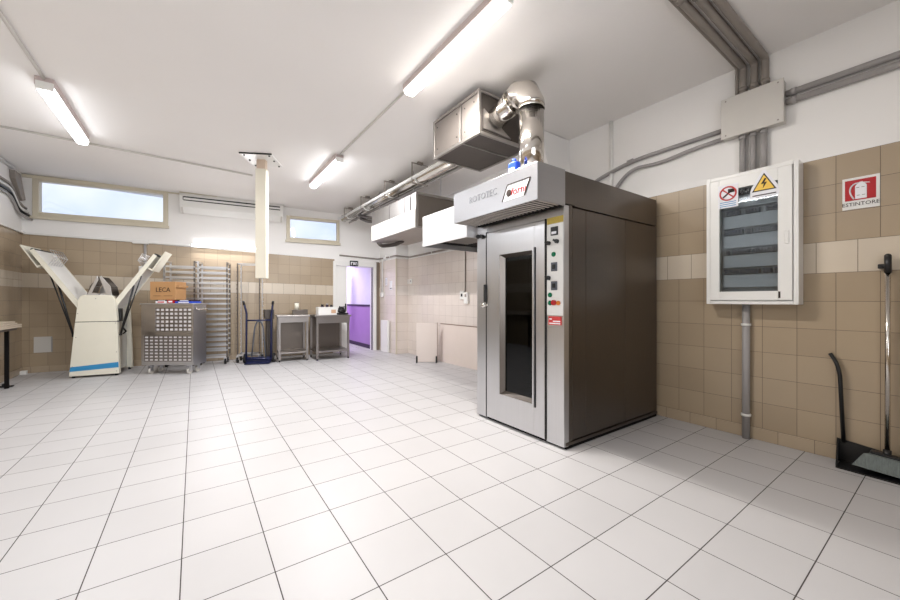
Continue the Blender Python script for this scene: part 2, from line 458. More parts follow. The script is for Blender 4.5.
b = MB(); b.box(0, 3.0, -.12, -.05, 0, .06); b.box(0, 3.0, -.12, -.05, 1.44, 1.5); b.box(0, .06, -.12, -.05, .06, 1.44); b.box(2.94, 3.0, -.12, -.05, .06, 1.44); b.box(1.47, 1.53, -.12, -.05, .06, 1.44); b.build('window_frame', 'frame', o)
b = MB(); b.box(.06, 2.94, -.09, -.085, .06, 1.44); b.build('pane', 'pane', o)
window(2, W2, (fw(1.62), fw(2.545), 2.44, 2.83), 'shorter high window in the far wall above the worktables')
b = MB(); b.box(fw(-2.19), fw(-0.2), -0.035, 0.0, 3.07, 3.115, 0.004); struct(b.build('trim_2', 'frame', loc=FO, rotz=FA))

# door
d = thing('door_1', 'white double door standing open to a purple corridor', 'door', FO, FA); struct(d)
b = MB(); f0, f1 = fw(2.47), fw(3.42)
b.box(f0, f0 + 0.06, -0.03, 0.26, 0, 2.0, 0.004); b.box(f1 - 0.07, f1, -0.03, 0.26, 0, 2.0, 0.004); b.box(f0 + 0.06, f1 - 0.07, -0.03, 0.26, 1.90, 2.0, 0.004)
b.build('door_frame', 'white', d)
b = MB(); b.box(f0 + 0.065, fw(2.765), 0.0, 0.045, 0.01, 1.895, 0.004); lf = b.build('door_leaf', 'white', d)
b = MB(); b.cyl((fw(2.735), 0.0, 1.0), (fw(2.735), -0.04, 1.0), 0.012); b.box(fw(2.66), fw(2.745), -0.05, -0.035, 0.99, 1.01, 0.004)
b.box(fw(2.72), fw(2.75), -0.008, 0.0, 0.90, 1.07); b.build('door_handle', 'black', lf)
b = MB(); b.box(f1 - 0.085, f1 - 0.071, 0.05, 0.09, 0.0, 1.89); b.build('door_seal', 'black', d)
b = MB(); b.box(f1 + 0.005, f1 + 0.07, -0.012, 0.0, 0.0, 2.02); struct(b.build('trim_3', plain('brown door edging', (120, 106, 92), 0.6), loc=FO, rotz=FA))

# corridor beyond the door
b = MB()
b.mi = 0; b.box(3.40, 3.5, 8.08, 11.0, 1.02, 2.25)
b.mi = 1; b.box(3.40, 3.5, 8.08, 11.0, 0.0, 1.02)
b.mi = 2; b.box(3.385, 3.40, 8.08, 11.0, 0.0, 0.09); b.box(3.38, 3.40, 8.08, 11.0, 1.0, 1.04)
struct(b.build('wall_corridor_right', ['lilac', 'purple', 'purple_d']))
b = MB(); b.mi = 0; b.box(1.2, 3.5, 11.0, 11.1, 1.02, 2.25); b.mi = 1; b.box(1.2, 3.5, 11.0, 11.1, 0, 1.02)
struct(b.build('wall_corridor_end', ['lilac', 'purple']))
b = MB(); b.mi = 0; b.box(1.1, 1.2, 8.4, 11.1, 1.02, 2.25); b.mi = 1; b.box(1.1, 1.2, 8.4, 11.1, 0, 1.02); struct(b.build('wall_corridor_left', ['lilac', 'purple']))
b = MB(); b.box(1.1, 3.6, 8.2, 11.1, 2.2, 2.3); struct(b.build('ceiling_corridor', 'lilac'))
lt = bpy.data.lights.new('corridor_light', 'AREA'); lt.energy = CORRIDOR_W; lt.color = (0.93, 0.86, 1.0); lt.size = 0.6
lo_ = bpy.data.objects.new('corridor_light', lt); COL.objects.link(lo_); lo_.location = (2.5, 9.6, 2.18)

# ---------------------------------------------------------------- lamps
def lamp(x0, x1, y0, y1, zb, mat, label):
    xc = (x0 + x1) / 2; yc = (y0 + y1) / 2; zc = ceilz(xc, yc) + 0.004
    t = thing('ceiling_lamp', label, 'lamp', (xc, yc, zc), 0, 'long tube lamps on the ceiling')
    hw = (x1 - x0) / 2; hl = (y1 - y0) / 2; h = zc - zb
    b = MB(); b.box(-hw * 1.12, hw * 1.05, -hl, hl, -h * 0.58, 0.0, 0.004); b.build('housing', 'housing', t)
    b = MB(); b.poly([(-hw * .97, -hl + .01, -h * .58), (hw * .97, -hl + .01, -h * .58), (hw * .9, -hl + .01, -h * .78), (hw * .78, -hl + .01, -h * .93), (hw * .55, -hl + .01, -h), (-hw * .55, -hl + .01, -h), (-hw * .78, -hl + .01, -h * .93), (-hw * .9, -hl + .01, -h * .78)], (0, 2 * hl - .02, 0))
    b.build('diffuser', mat, t)
    b = MB()
    for s in (-1, 1): b.box(-hw, hw, s * hl - 0.012, s * hl + 0.012, -h * 0.85, -h * 0.3, 0.008)
    b.split('end_cap', 'white', t)
    al = bpy.data.lights.new('tube_light', 'AREA'); al.shape = 'RECTANGLE'; al.size = hw * 1.0; al.size_y = 2 * hl - .06
    al.energy, al.color = TUBE[mat]
    ao = bpy.data.objects.new('tube_light', al); COL.objects.link(ao); ao.parent = t; ao.location = (0, 0, -h - .002)
    return t
lamp(1.575, 1.685, 1.69, 2.98, 3.04, 'e_warm', 'large tube lamp on the ceiling nearest the oven, at the top of the photo')
lamp(1.54, 1.645, 4.83, 6.16, 2.975, 'e_far', 'tube lamp on the ceiling in line beyond the nearest one, toward the short window')
lamp(-1.14, -1.025, 4.7, 6.04, 2.99, 'e_cool', 'tube lamp on the ceiling at left in front of the long window')
lamp(-1.14, -1.025, 1.45, 2.8, 3.0, 'e_near', 'tube lamp on the left of the ceiling nearer the viewer, unseen, added to brighten the room')  # extra fixture out of view, added for brightness
# wall tube above the racks
t = thing('wall_lamp', 'lit fluorescent batten on the far wall above the tray racks', 'lamp', FO, FA)
b = MB(); b.box(fw(-0.04), fw(1.04), -0.03, -0.001, 2.125, 2.20, 0.004); b.build('housing', 'white', t)
b = MB(); b.box(fw(-0.02), fw(1.02), -0.075, -0.031, 2.135, 2.185, 0.012); b.build('diffuser', 'e_wall', t)
al = bpy.data.lights.new('tube_light', 'AREA'); al.shape = 'RECTANGLE'; al.size = 1.0; al.size_y = .04; al.energy = 7.0; al.color = (0.97, 0.96, 1.0)
ao = bpy.data.objects.new('tube_light', al); COL.objects.link(ao); ao.parent = t; ao.location = (fw(.5), -.078, 2.13); ao.rotation_euler = (math.radians(-50), 0, 0)

def conduit(name, pts, r, mat, label, cat='pipe', fillet=0.0, group=None, clips=None, rings=None, seg=10):
    b = MB(); b.tube(pts, r, seg, fillet)
    if not clips and not rings:
        return tag(b.build(name, mat), label, cat, group)
    t = thing(name, label, cat, pts[0], 0, group)
    o = b.build('tube', mat, t); o.location = -Vector(pts[0])
    for c0, c1 in (rings or []):
        b = MB(); b.cyl(c0, c1, r * 1.2, seg); k = b.build('coupling', mat, t); k.location = -Vector(pts[0])
    for c0, c1 in (clips or []):
        b = MB(); b.cyl(c0, c1, r * 1.25, seg); k = b.build('clip', 'white', t); k.location = -Vector(pts[0])
    return t

def cz(x, y, r): return ceilz(x, y) - r + 0.001
conduit('cable_conduit', [(1.63, 2.99, cz(1.63, 2.99, .012)), (1.595, 4.82, cz(1.59, 4.82, .012))], 0.012, 'jbox', 'thin pale conduit on the ceiling joining two lamps in line', 'conduit')
conduit('cable_conduit', [(-1.085, 2.81, cz(-1.1, 2.8, .014)), (-1.085, 4.69, cz(-1.1, 4.7, .014))], 0.014, 'jbox', 'thin pale conduit on the ceiling running to the near end of the left lamp', 'conduit')
conduit('cable_conduit', [(-2.19, 6.27, cz(-2.19, 6.27, .013)), (0.74, 6.36, cz(0.74, 6.36, .013))], 0.013, 'jbox', 'thin pale conduit crossing the ceiling from left wall to the hanging post', 'conduit')

# hanging service post
t = thing('hanging_post', 'cream square post hanging from a white plate on the ceiling', 'post', (0.77, 5.62, ceilz(.77, 5.62)), math.radians(-28))
zt = ceilz(.77, 5.62)
b = MB(); b.box(-0.20, 0.20, -0.22, 0.24, -0.012, 0.003, 0.003); pl = b.build('ceiling_plate', 'white', t)
b = MB()
for sx in (-.16, 0.16):
    for sy in (-.18, 0, .2): b.cyl((sx, sy, -.012), (sx, sy, -.024), 0.012, 8)
b.split('bolt', 'black', pl)
b = MB(); b.box(-.205, .205, -.232, -.2205, -.016, .002, .002); b.build('edge_gap_shade', 'black', t)  # black strip painting the dark gap at the plate's near edge
b = MB(); b.box(-0.07, 0.07, -0.05, 0.05, 1.45 - zt, -0.14, 0.006); b.build('shaft', 'postc', t)
b = MB(); b.box(-0.058, 0.058, -0.04, 0.04, -0.14, -0.012, 0.003); b.build('neck', plain('bare primed metal', (206, 184, 164), 0.5), t)

# ---------------------------------------------------------------- oven
OX, OY = 2.31, 2.812
t = thing('rack_oven', 'tall stainless steel rack oven standing against the right wall', 'oven', (OX, OY, 0), RW)
b = MB(); b.box(0.0, 1.04, 0.03, 1.44, 0.0, 0.03); b.build('plinth', 'dark', t)
b = MB()
b.box(0.0, 0.15, 0.0, 0.06, 0.02, 1.88, 0.003); b.box(0.872, 1.042, 0.0, 0.06, 0.02, 1.88, 0.003); b.box(0.15, 0.872, 0.01, 0.06, 1.80, 1.88)
b.box(0.15, 0.872, 0.02, 0.06, 0.02, 0.03)
b.build('front_frame', 'steel', t)
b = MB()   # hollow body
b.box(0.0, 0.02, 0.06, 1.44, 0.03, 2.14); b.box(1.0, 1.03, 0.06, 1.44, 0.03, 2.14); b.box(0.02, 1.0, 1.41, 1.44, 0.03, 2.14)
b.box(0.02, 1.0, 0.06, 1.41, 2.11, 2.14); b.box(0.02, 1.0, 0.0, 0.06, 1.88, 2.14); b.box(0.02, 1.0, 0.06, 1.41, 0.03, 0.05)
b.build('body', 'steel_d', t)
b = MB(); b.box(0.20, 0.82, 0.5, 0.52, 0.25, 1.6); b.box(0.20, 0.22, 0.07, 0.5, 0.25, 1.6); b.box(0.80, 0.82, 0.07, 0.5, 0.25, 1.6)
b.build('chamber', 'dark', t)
# side panels with seams; their dark reflection is put into the steel colour
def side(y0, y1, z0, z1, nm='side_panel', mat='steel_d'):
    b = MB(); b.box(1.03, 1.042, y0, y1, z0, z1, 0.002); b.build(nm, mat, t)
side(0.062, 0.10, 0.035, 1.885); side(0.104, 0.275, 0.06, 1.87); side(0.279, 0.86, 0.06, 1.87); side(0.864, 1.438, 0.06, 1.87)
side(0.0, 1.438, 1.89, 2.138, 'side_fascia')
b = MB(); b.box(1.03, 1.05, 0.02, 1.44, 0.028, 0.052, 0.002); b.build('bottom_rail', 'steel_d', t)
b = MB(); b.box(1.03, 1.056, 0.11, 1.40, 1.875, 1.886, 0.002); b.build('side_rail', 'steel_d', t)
# door
b = MB(); dx0, dx1, wz0, wz1 = 0.158, 0.862, 0.285, 1.565
wx0, wx1 = 0.335, 0.752
b.box(dx0, wx0, -0.012, 0.055, 0.035, 1.79, 0.003); b.box(wx1, dx1, -0.012, 0.055, 0.035, 1.79, 0.003)
b.box(wx0, wx1, -0.012, 0.055, 0.035, wz0, 0.0); b.box(wx0, wx1, -0.012, 0.055, wz1, 1.79, 0.0)
dr = b.build('oven_door', 'steel', t)
b = MB()
b.poly([(wx0, -0.008, wz0), (wx0 + .03, 0.035, wz0 + .03), (wx0 + .03, 0.035, wz1 - .03), (wx0, -0.008, wz1)], (-0.002, 0.004, 0))
b.poly([(wx1, -0.008, wz0), (wx1 - .045, 0.035, wz0 + .03), (wx1 - .045, 0.035, wz1 - .03), (wx1, -0.008, wz1)], (0.002, 0.004, 0))
b.poly([(wx0, -0.008, wz0), (wx0 + .03, 0.035, wz0 + .03), (wx1 - .045, 0.035, wz0 + .03), (wx1, -0.008, wz0)], (0, 0.004, -0.002))
b.poly([(wx0, -0.008, wz1), (wx0 + .03, 0.035, wz1 - .03), (wx1 - .045, 0.035, wz1 - .03), (wx1, -0.008, wz1)], (0, 0.004, 0.002))
b.build('window_trim', 'steel_d', dr)
b = MB(); b.box(wx0 + .02, wx1 - .03, 0.036, 0.042, wz0 + .02, wz1 - .02); b.build('door_glass', 'ovenglass', dr)
b = MB(); b.box(wx1 - .005, wx1 + 0.012, -0.03, -0.012, wz0 - .02, wz1 + 0.02, 0.003); b.build('handle_bar', 'steel', dr)
b = MB(); b.box(wx1 + 0.013, wx1 + 0.021, -0.016, -0.012, wz0 - .02, wz1 + 0.02); b.build('handle_shade', 'black', dr)  # dark strip drawn as the shade beside the handle bar
b = MB(); b.box(0.146, 0.157, -0.013, 0.02, 0.03, 1.80); b.build('door_gasket', 'black', t)
b = MB(); b.box(0.863, 0.871, -0.010, 0.02, 0.03, 1.80); b.build('door_gasket', 'black', t)
b = MB(); b.box(0.128, 0.158, -0.03, 0.0, 1.13, 1.30, 0.006); b.build('hinge_cover', 'black', t)
b = MB(); b.cyl((0.17, -0.012, 1.10), (0.17, -0.05, 1.10), 0.012, 10); b.ball((0.17, -0.06, 1.10), 0.026); b.cyl((0.13, -0.045, 1.10), (0.21, -0.045, 1.10), 0.008, 8); b.build('latch', 'chrome', dr)
b = MB(); b.cyl((0.055, 0.0, 1.77), (0.055, -0.03, 1.77), 0.012, 10); b.ball((0.055, -0.035, 1.77), 0.022); b.cyl((0.09, 0.0, 1.77), (0.09, -0.035, 1.77), 0.018, 10); b.build('knob', 'black', t)
# control plate
b = MB(); b.box(0.882, 1.036, -0.006, 0.0, 1.03, 1.745, 0.002); cp = b.build('control_panel', 'white', t)
b = MB(); b.box(0.882, 1.036, -0.005, 0.0, 1.75, 1.80); b.build('warning_label', 'olive', t)
b = MB(); b.box(0.895, 1.02, -0.004, 0.0, 0.955, 1.022); rl = b.build('red_label', 'redlab', t)
b = MB()
for i, (a0, a1) in enumerate(((0.905, 0.93), (0.94, 1.01), (0.905, 1.01))):
    b.box(a0, a1, -0.0055, -0.004, 1.0 - i * 0.017 - 0.004, 1.0 - i * 0.017 + 0.005)
b.split('label_lines', 'paper', rl)
b = MB(); b.box(0.925, 0.992, -0.016, -0.006, 1.655, 1.722, 0.003); q = b.build('display', 'black', cp)
b = MB(); b.box(0.935, 0.982, -0.0175, -0.016, 1.665, 1.685); b.build('display_keys', 'paper', q)
for x, z in ((0.905, 1.60), (0.985, 1.605), (0.905, 1.325)):
    b = MB(); b.cyl((x, -0.006, z), (x, -0.026, z), 0.016, 12); b.box(x - 0.028, x + 0.028, -0.034, -0.022, z - 0.008, z + 0.008, 0.003, Matrix.Translation((x, 0, z)) @ Matrix.Rotation(0.5, 4, 'Y') @ Matrix.Translation((-x, 0, -z)))
    b.build('selector_knob', 'black', cp)
for x, z in ((0.95, 1.508), (0.915, 1.19), (0.915, 1.127)):
    b = MB(); b.cyl((x, -0.006, z), (x, -0.012, z), 0.019, 14); b.cyl((x, -0.012, z), (x, -0.022, z), 0.015, 14, 0.011); b.build('green_button', 'green', cp)
b = MB(); b.cyl((0.955, -0.006, 1.13), (0.955, -0.022, 1.13), 0.021, 14); b.build('red_button', 'red', cp)
b = MB(); b.cyl((0.997, -0.006, 1.127), (0.997, -0.016, 1.127), 0.017, 14); b.build('orange_button', 'orange', cp)
for x, z in ((0.955, 1.41), (0.955, 1.262)):
    b = MB(); b.box(x - 0.03, x + 0.03, -0.012, -0.006, z - 0.035, z + 0.035, 0.003); q = b.build('timer', 'slate', cp)
    b = MB(); b.box(x - 0.014, x + 0.014, -0.02, -0.012, z - 0.018, z + 0.018, 0.003); b.build('timer_dial', 'black', q)
# hood of the oven
hx0, hx1, hy0, hy1, hz0, hz1 = 0.03, 1.052, -0.31, 0.0, 1.868, 2.142
b = MB()
b.box(hx0, hx1, hy0, hy0 + 0.012, hz0, hz1, 0.003); b.box(hx0, hx0 + 0.012, hy0 + .012, 0.0, hz0, hz1); b.box(hx1 - .012, hx1, hy0 + .012, 0.0, hz0, hz1)
b.box(hx0 + .012, hx1 - .012, hy0 + .012, 0.0, hz1 - 0.012, hz1 - 0.002)
hd = b.build('hood', 'steel_h', t)
b = MB(); n = 23
for i in range(n):
    x = hx0 + 0.03 + (hx1 - hx0 - 0.06) * i / (n - 1)
    b.box(x - 0.009, x + 0.009, hy0 + 0.012, -0.05, hz0 + 0.001, hz0 + 0.006, 0.0)
b.build('grease_grille', 'grille', hd)
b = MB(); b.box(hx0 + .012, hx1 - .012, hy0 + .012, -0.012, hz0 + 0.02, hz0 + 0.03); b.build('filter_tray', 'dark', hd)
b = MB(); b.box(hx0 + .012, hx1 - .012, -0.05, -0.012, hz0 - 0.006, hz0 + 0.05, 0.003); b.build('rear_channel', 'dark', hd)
b = MB(); b.text('ROTOTEC', 0.078, TF(0.45, hy0 - 0.001, 2.028), 0.004); b.build('raised_lettering', 'letters', hd)
b = MB()
pz0, pz1, px0, px1 = 1.925, 2.045, 0.69, 0.985
def bar2(x0, z0, x1, z1, w):
    L = math.hypot(x1 - x0, z1 - z0); a = math.atan2(z1 - z0, x1 - x0)
    m = Matrix.Translation((x0, 0, z0)) @ Matrix.Rotation(-a, 4, 'Y')
    b.box(0, L, hy0 - 0.004, hy0, -w / 2, w / 2, 0, m)
bar2(px0, pz0, px0 + .06, pz1, .008); bar2(px0 + .06, pz1, px1, pz1, .008); bar2(px1, pz1, px1 - .06, pz0, .010)
b.build('emblem_outline', 'ink', hd)
b = MB(); b.poly([(px0 + .01, hy0 - .0015, pz0), (px1 - .062, hy0 - .0015, pz0), (px1 - .008, hy0 - .0015, pz1 - .004), (px0 + .062, hy0 - .0015, pz1 - .004)], (0, 0.002, 0)); b.build('emblem_plate', 'paper', hd)
b = MB(); b.ball((px0 + .075, hy0 - .002, 1.98), 0.03, (1, .1, 1)); b.build('emblem_disc', 'ink', hd)
b = MB(); b.text('forni', 0.082, TF(px0 + .175, hy0 - .003, 1.98), 0.003, 0.2); b.build('emblem_letters', 'red', hd)
# bits on the oven's top
b = MB(); b.tube([(0.60, .55, 2.161), (0.64, .60, 2.21), (0.74, .66, 2.22), (.80, .70, 2.161)], 0.02, 8, 0.05); tag(b.build('hose', 'hose', None, (OX, OY, 0), RW), 'short black hose curling over the top of the oven', 'hose')
b = MB(); b.box(0.86, 1.0, 0.05, 0.12, 2.138, 2.163, 0.004); b.build('vent_cap', 'black', t)
b = MB(); b.box(0.90, 1.0, 0.80, 0.93, 2.138, 2.158, 0.004); b.build('vent_cap', 'black', t)

# blue bottle on top of the oven hood
bt = thing('plastic_bottle', 'small blue plastic canister on top of the oven beside the chimney duct', 'bottle', (2.10, 2.09, 2.142), 0)
b = MB(); b.box(-.03, .03, -.045, .045, 0, .11, 0.012); b.build('canister', 'bluebottle', bt)
b = MB(); b.cyl((0, 0, .105), (0, 0, .135), 0.018, 12); b.build('cap', 'bluebottle', bt)
b = MB(); b.box(-.0315, .0, -.03, .03, .03, .06); b.build('paper_label', 'paper', bt)

# chimney duct
CX, CY = 2.31, 2.10
t = thing('chimney_duct', 'shiny round steel duct rising from oven and bending into ceiling box', 'duct', (CX, CY, 2.141), 0)
b = MB(); r = .104
b.tube([(0, 0, 0.0), (0, 0, 0.60)], r, 28); b.build('vertical_pipe', 'chrome', t)
b = MB(); b.tube([(0, 0, .60), (0, 0, .65), (0, .05, .75), (0, .14, .79), (0, .22, .76)], r * 1.02, 28); b.build('elbow', 'chrome', t)
b = MB(); b.tube([(0, .20, .765), (0, .432, .70)], r * .93, 28); b.build('branch_pipe', 'chrome', t)
for z in (.60, .63):
    b = MB(); b.cyl((0, 0, z), (0, 0, z + .014), r * 1.06, 28); b.build('clamp_ring', 'chrome', t)
b = MB(); b.cyl((0, .215, .762), (0, .235, .756), r * 1.07, 28); b.build('clamp_ring', 'chrome', t)

# ceiling duct box (fan box)
bx0, bx1, by0, by1, bz0, bz1 = 2.10, 2.76, 2.53, 3.30, 2.655, 3.06
t = thing('fan_box', 'square panelled steel fan box hung below the ceiling beside the round duct', 'fan box', (bx0, by0, bz0), 0)
w_, d_, h_ = bx1 - bx0, by1 - by0, bz1 - bz0
b = MB(); b.box(.012, w_ - .012, .012, d_ - .012, .012, h_ - .012); b.build('panel', 'galv_d', t)
b = MB(); e = .028
for x in (0, w_ - e):
    for y in (0, d_ - e): b.box(x, x + e, y, y + e, 0, h_, .003)
    for z in (0, h_ - e): b.box(x, x + e, e, d_ - e, z, z + e, .003)
for y in (0, d_ - e):
    for z in (0, h_ - e): b.box(e, w_ - e, y, y + e, z, z + e, .003)
b.box(0.004, 0.012, .27, .295, e, h_ - e); b.box(e, w_ - e, .27, .285, 0.004, .012)
b.build('frame', 'galv', t)
for x0, x1 in ((e, .268), (.297, d_ - e)):
    b = MB(); b.box(.006, .012, x0 + .004, x1 - .004, e + .004, h_ - e - .004, 0.002); p = b.build('side_cover', plain('cover sheet', (150, 143, 138), .42, .8, .08, 8), t)
    b = MB()
    for yy in (x0 + .05, x1 - .05):
        for zz in (.09, h_ - .09): b.cyl((.006, yy, zz), (0.0, yy, zz), .006, 8)
    b.split('screw', 'black', p)
b = MB(); b.poly([(.06, -.001, .06), (.40, -.001, .045), (.06, -.001, .24)], (0, .012, 0)); b.build('gusset', 'galv', t)
b = MB()
for x in (.08, w_ - .08):
    for y in (.1, d_ - .1): b.cyl((x, y, h_ - .012), (x, y, ceilz(bx0 + x, by0 + y) - bz0 + .002), .006, 8)
b.split('hanger_rod', 'steel', t)

# second hood behind the oven
t = thing('extractor_hood', 'plain pale steel extractor hood on the right wall beyond the oven', 'hood', (2.2, 3.69, 1.772), RW)
L_, D_, H_ = 0.85, 1.60, 0.352
b = MB()
b.box(0, L_, 0, .012, 0, H_, .003); b.box(0, .012, .012, D_, 0, H_); b.box(L_ - .012, L_, .012, D_, 0, H_); b.box(.012, L_ - .012, .012, D_, H_ - .012, H_)
b.box(.012, L_ - .012, D_ - .012, D_, 0, H_)
b.build('shell', plain('pale satin steel', (224, 223, 224), .38, .55, .04, 2), t)
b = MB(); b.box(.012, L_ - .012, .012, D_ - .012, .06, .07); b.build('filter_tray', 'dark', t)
b = MB()
for i in range(10): b.box(.42 + i * .04, .435 + i * .04, .014, .35, .01, .028)
b.build('grease_grille', 'galv', t)

# far ventilation unit
vx0, vx1, vy0, vy1, vz0, vz1 = 2.60, 3.30, 4.55, 6.12, 2.185, 2.70
t = thing('ventilation_unit', 'long grey and white ventilation box hung under the pipes at right', 'ventilation unit', (vx0, vy1, vz0), RW)
L_, D_, H_ = vy1 - vy0, vx1 - vx0, vz1 - vz0
b = MB(); b.box(0, L_, 0.0, D_, .0, H_, .004); cs = b.build('casing', 'galv', t)
b = MB(); b.box(0, L_, -.012, 0, .01, .275, .003); b.build('front_cover', 'jbox', t)
b = MB()
for x in (L_ * .45, L_ * .78): b.box(x, x + .006, -.004, 0, .28, H_ - .01)
b.box(L_ - .16, L_ - .14, -.006, 0, .28, H_ - .01); b.split('seam', 'galv_d', t)
b = MB(); b.box(L_, L_ + .008, .04, D_ - .03, .03, H_ - .03, .002); b.build('end_panel', plain('dull brown steel', (118, 110, 102), .5, .6), t)  # end panel coloured browner and darker than the casing
b = MB(); b.box(L_, L_ + .02, -.004, D_, H_ - .03, H_ + .005); b.box(L_, L_ + .02, -.004, D_, 0, .02); b.split('end_flange', 'galv', t)
b = MB()
for x in (.1, L_ - .25):
    for y in (.1, D_ - .1): b.cyl((x, y, H_ - .01), (x, y, ceilz(vx0 + y, vy1 - x) - vz0 + .002), .006, 8)
b.split('hanger_rod', 'steel', t)
# hose under it
b = MB(); b.tube([(2.75, 6.14, 2.60), (2.75, 6.30, 2.50), (2.75, 6.28, 2.30), (2.80, 6.20, 2.14), (2.95, 5.9, 2.14), (3.0, 5.7, 2.19)], .035, 10, .1)
tag(b.build('flexible_hose', 'galv_d'), 'grey flexible hose looping under the ventilation box at its far end', 'hose')

# long insulated pipe with brackets
py0, py1 = 3.31, 7.66
t = thing('insulated_pipe', 'long silver pipe on brackets under the ceiling, running to far wall', 'pipe', (2.62, py0, 2.88), 0)
b = MB(); b.tube([(0, 0, 0), (0, py1 - py0, .01)], .075, 20); b.build('tube', 'chrome', t)
for i, y in enumerate((1.15, 2.05, 3.05, 3.95)):
    b = MB(); b.cyl((0, y, 0), (0, y + .03, 0), .082, 20); b.build('strap', 'white', t)
    zc = ceilz(2.5, py0 + y) - 2.88
    b = MB(); b.tube([(-.13, y, -.02), (-.13, y, zc - .03), (.12, y, zc - .03), (.12, y, -.02)], .009, 8)
    b.box(-.04, .04, y - .02, y + .02, zc - .035, zc + .002); b.box(-.13, .12, y - .01, y + .01, -.098, -.085); b.cyl((-.13, y, -.09), (-.13, y, -.02), .009, 8); b.cyl((.12, y, -.09), (.12, y, -.02), .009, 8)
    b.build('bracket', 'pvc_d', t)
for i, (dx, dz, r) in enumerate(((-.115, -.02, .022), (.10, -.075, .018), (.145, -.03, .018))):
    conduit('refrigerant_pipe', [(2.62 + dx, py0 + .1, 2.88 + dz), (2.62 + dx, py1 - .05 * i, 2.88 + dz)], r, 'pvc' if i else 'white',
            ['thin white pipe on the room side of the long silver pipe', 'thin grey pipe just below the long silver pipe', 'thin grey pipe on the wall side of the long silver pipe'][i], 'pipe')
for i, z in enumerate((2.83, 2.76)):
    conduit('branch_pipe', [(2.66 + i * .04, 6.9, z), (2.66 + i * .04, 6.60, z - .1), (2.7, 6.10, z - .22)], .03, 'galv_d',
            ['upper dark pipe leading from the silver pipe into the ventilation box', 'lower dark pipe leading from the silver pipe into the ventilation box'][i], 'pipe', .1)

# conduit round door corner and along right wall
conduit('cable_conduit', [(2.60, far_y(2.60) - .015, 2.13), (3.44, far_y(3.44) - .015, 2.09), (3.495, 7.6, 2.09), (3.495, 6.965, 2.09), (3.785, 6.9, 2.07), (3.785, 3.72, 2.085)], .016, 'pvc_d', 'grey conduit from above the door along the right wall', 'conduit', .03,
        clips=[((3.495, 7.25, 2.09), (3.495, 7.22, 2.09)), ((3.785, 6.0, 2.073), (3.785, 5.97, 2.073)), ((3.785, 5.0, 2.078), (3.785, 4.97, 2.078))])
b = MB(); b.box(3.46, 3.508, 7.42, 7.52, 2.04, 2.14, .006); tag(b.build('junction_box', 'white'), 'little white junction box on the tiled pier right of the door', 'box')
conduit('cable_conduit', [(3.49, 7.62, 2.09), (3.49, 7.62, 1.32)], .014, 'white', 'white vertical conduit running down beside the door', 'conduit')
b = MB(); b.box(3.46, 3.508, 7.58, 7.66, 1.22, 1.32, .006); tag(b.build('switch_box', 'white'), 'white switch box at the bottom of the conduit beside the door', 'switch')

# exit sign
t = thing('exit_sign', 'small black sign with white symbols above the open door', 'sign', FO, FA)
b = MB(); b.box(fw(2.82), fw(3.0), -.055, -.031, 1.90, 2.02, .004); b.build('sign_board', 'black', t)
b = MB()
for x0, x1, z0, z1 in ((.02, .035, .03, .09), (.035, .06, .075, .09), (.07, .085, .03, .09), (.095, .11, .03, .09), (.12, .16, .07, .085), (.12, .13, .03, .08), (.15, .16, .02, .08)):
    b.box(fw(2.82) + x0, fw(2.82) + x1, -.058, -.055, 1.90 + z0, 1.90 + z1)
b.build('symbols', 'paper', t)

# papers and panel on the pier, beside the door
for i, (y, z, w, h) in enumerate(((7.50, 1.66, .10, .17), (7.28, 1.57, .12, .19))):
    t = thing('notice_sheet', ['left notice sheet on the tiled pier by the door', 'right notice sheet on the tiled pier by the door'][i], 'paper', (3.509, y, z - .1), RW, 'notices on the pier')
    b = MB(); b.box(0, w, -.003, 0, -h / 2, h / 2); b.build('sheet', 'paper', t)
    b = MB(); b.box(.03, .045, -.005, -.003, -.06, .06) if i == 0 else b.box(.02, .09, -.005, -.003, -.08, -.06); b.build('printed_mark', 'ink', t)
b = MB(); b.box(3.44, 3.492, 7.25, 7.60, 0, .70, .01); tag(b.build('standing_board', 'white'), 'white upright board standing on the floor against the tiled pier', 'panel')

# sheets against right wall beyond oven
t = thing('standing_sheet', 'pale low sheet standing upright on the floor, jutting from right wall beyond the oven', 'sheet', (3.335, 5.825, 0), math.atan2(-.222, .316))
b = MB(); b.box(.008, .385, 0, .016, .012, .73, .002); b.build('sheet', 'wallsheet', t)
b = MB(); b.box(.385, .397, -.004, .02, .012, .735); b.build('edge_strip', plain('brown edge', (150, 128, 112), .5), t)
for x in (.0, .36):
    b = MB(); b.box(x, x + .03, -.06, .08, 0, .012, .003); b.box(x, x + .03, -.008, -.0005, .012, .12, .002); b.build('foot', 'black', t)
t = thing('wall_sheet', 'low pinkish sheet with brown edging fixed to right wall next to oven', 'sheet', (3.788, 5.68, 0), RW)
b = MB(); b.box(0, 1.7, -.01, .0, .0, .70, .002); b.build('sheet', plain('pinkish tan sheet', (220, 206, 196), .4, var=.04), t)
b = MB(); b.box(0, 1.7, -.014, .0, .70, .715); b.build('top_edge', plain('brown edging', (140, 118, 104), .5), t)

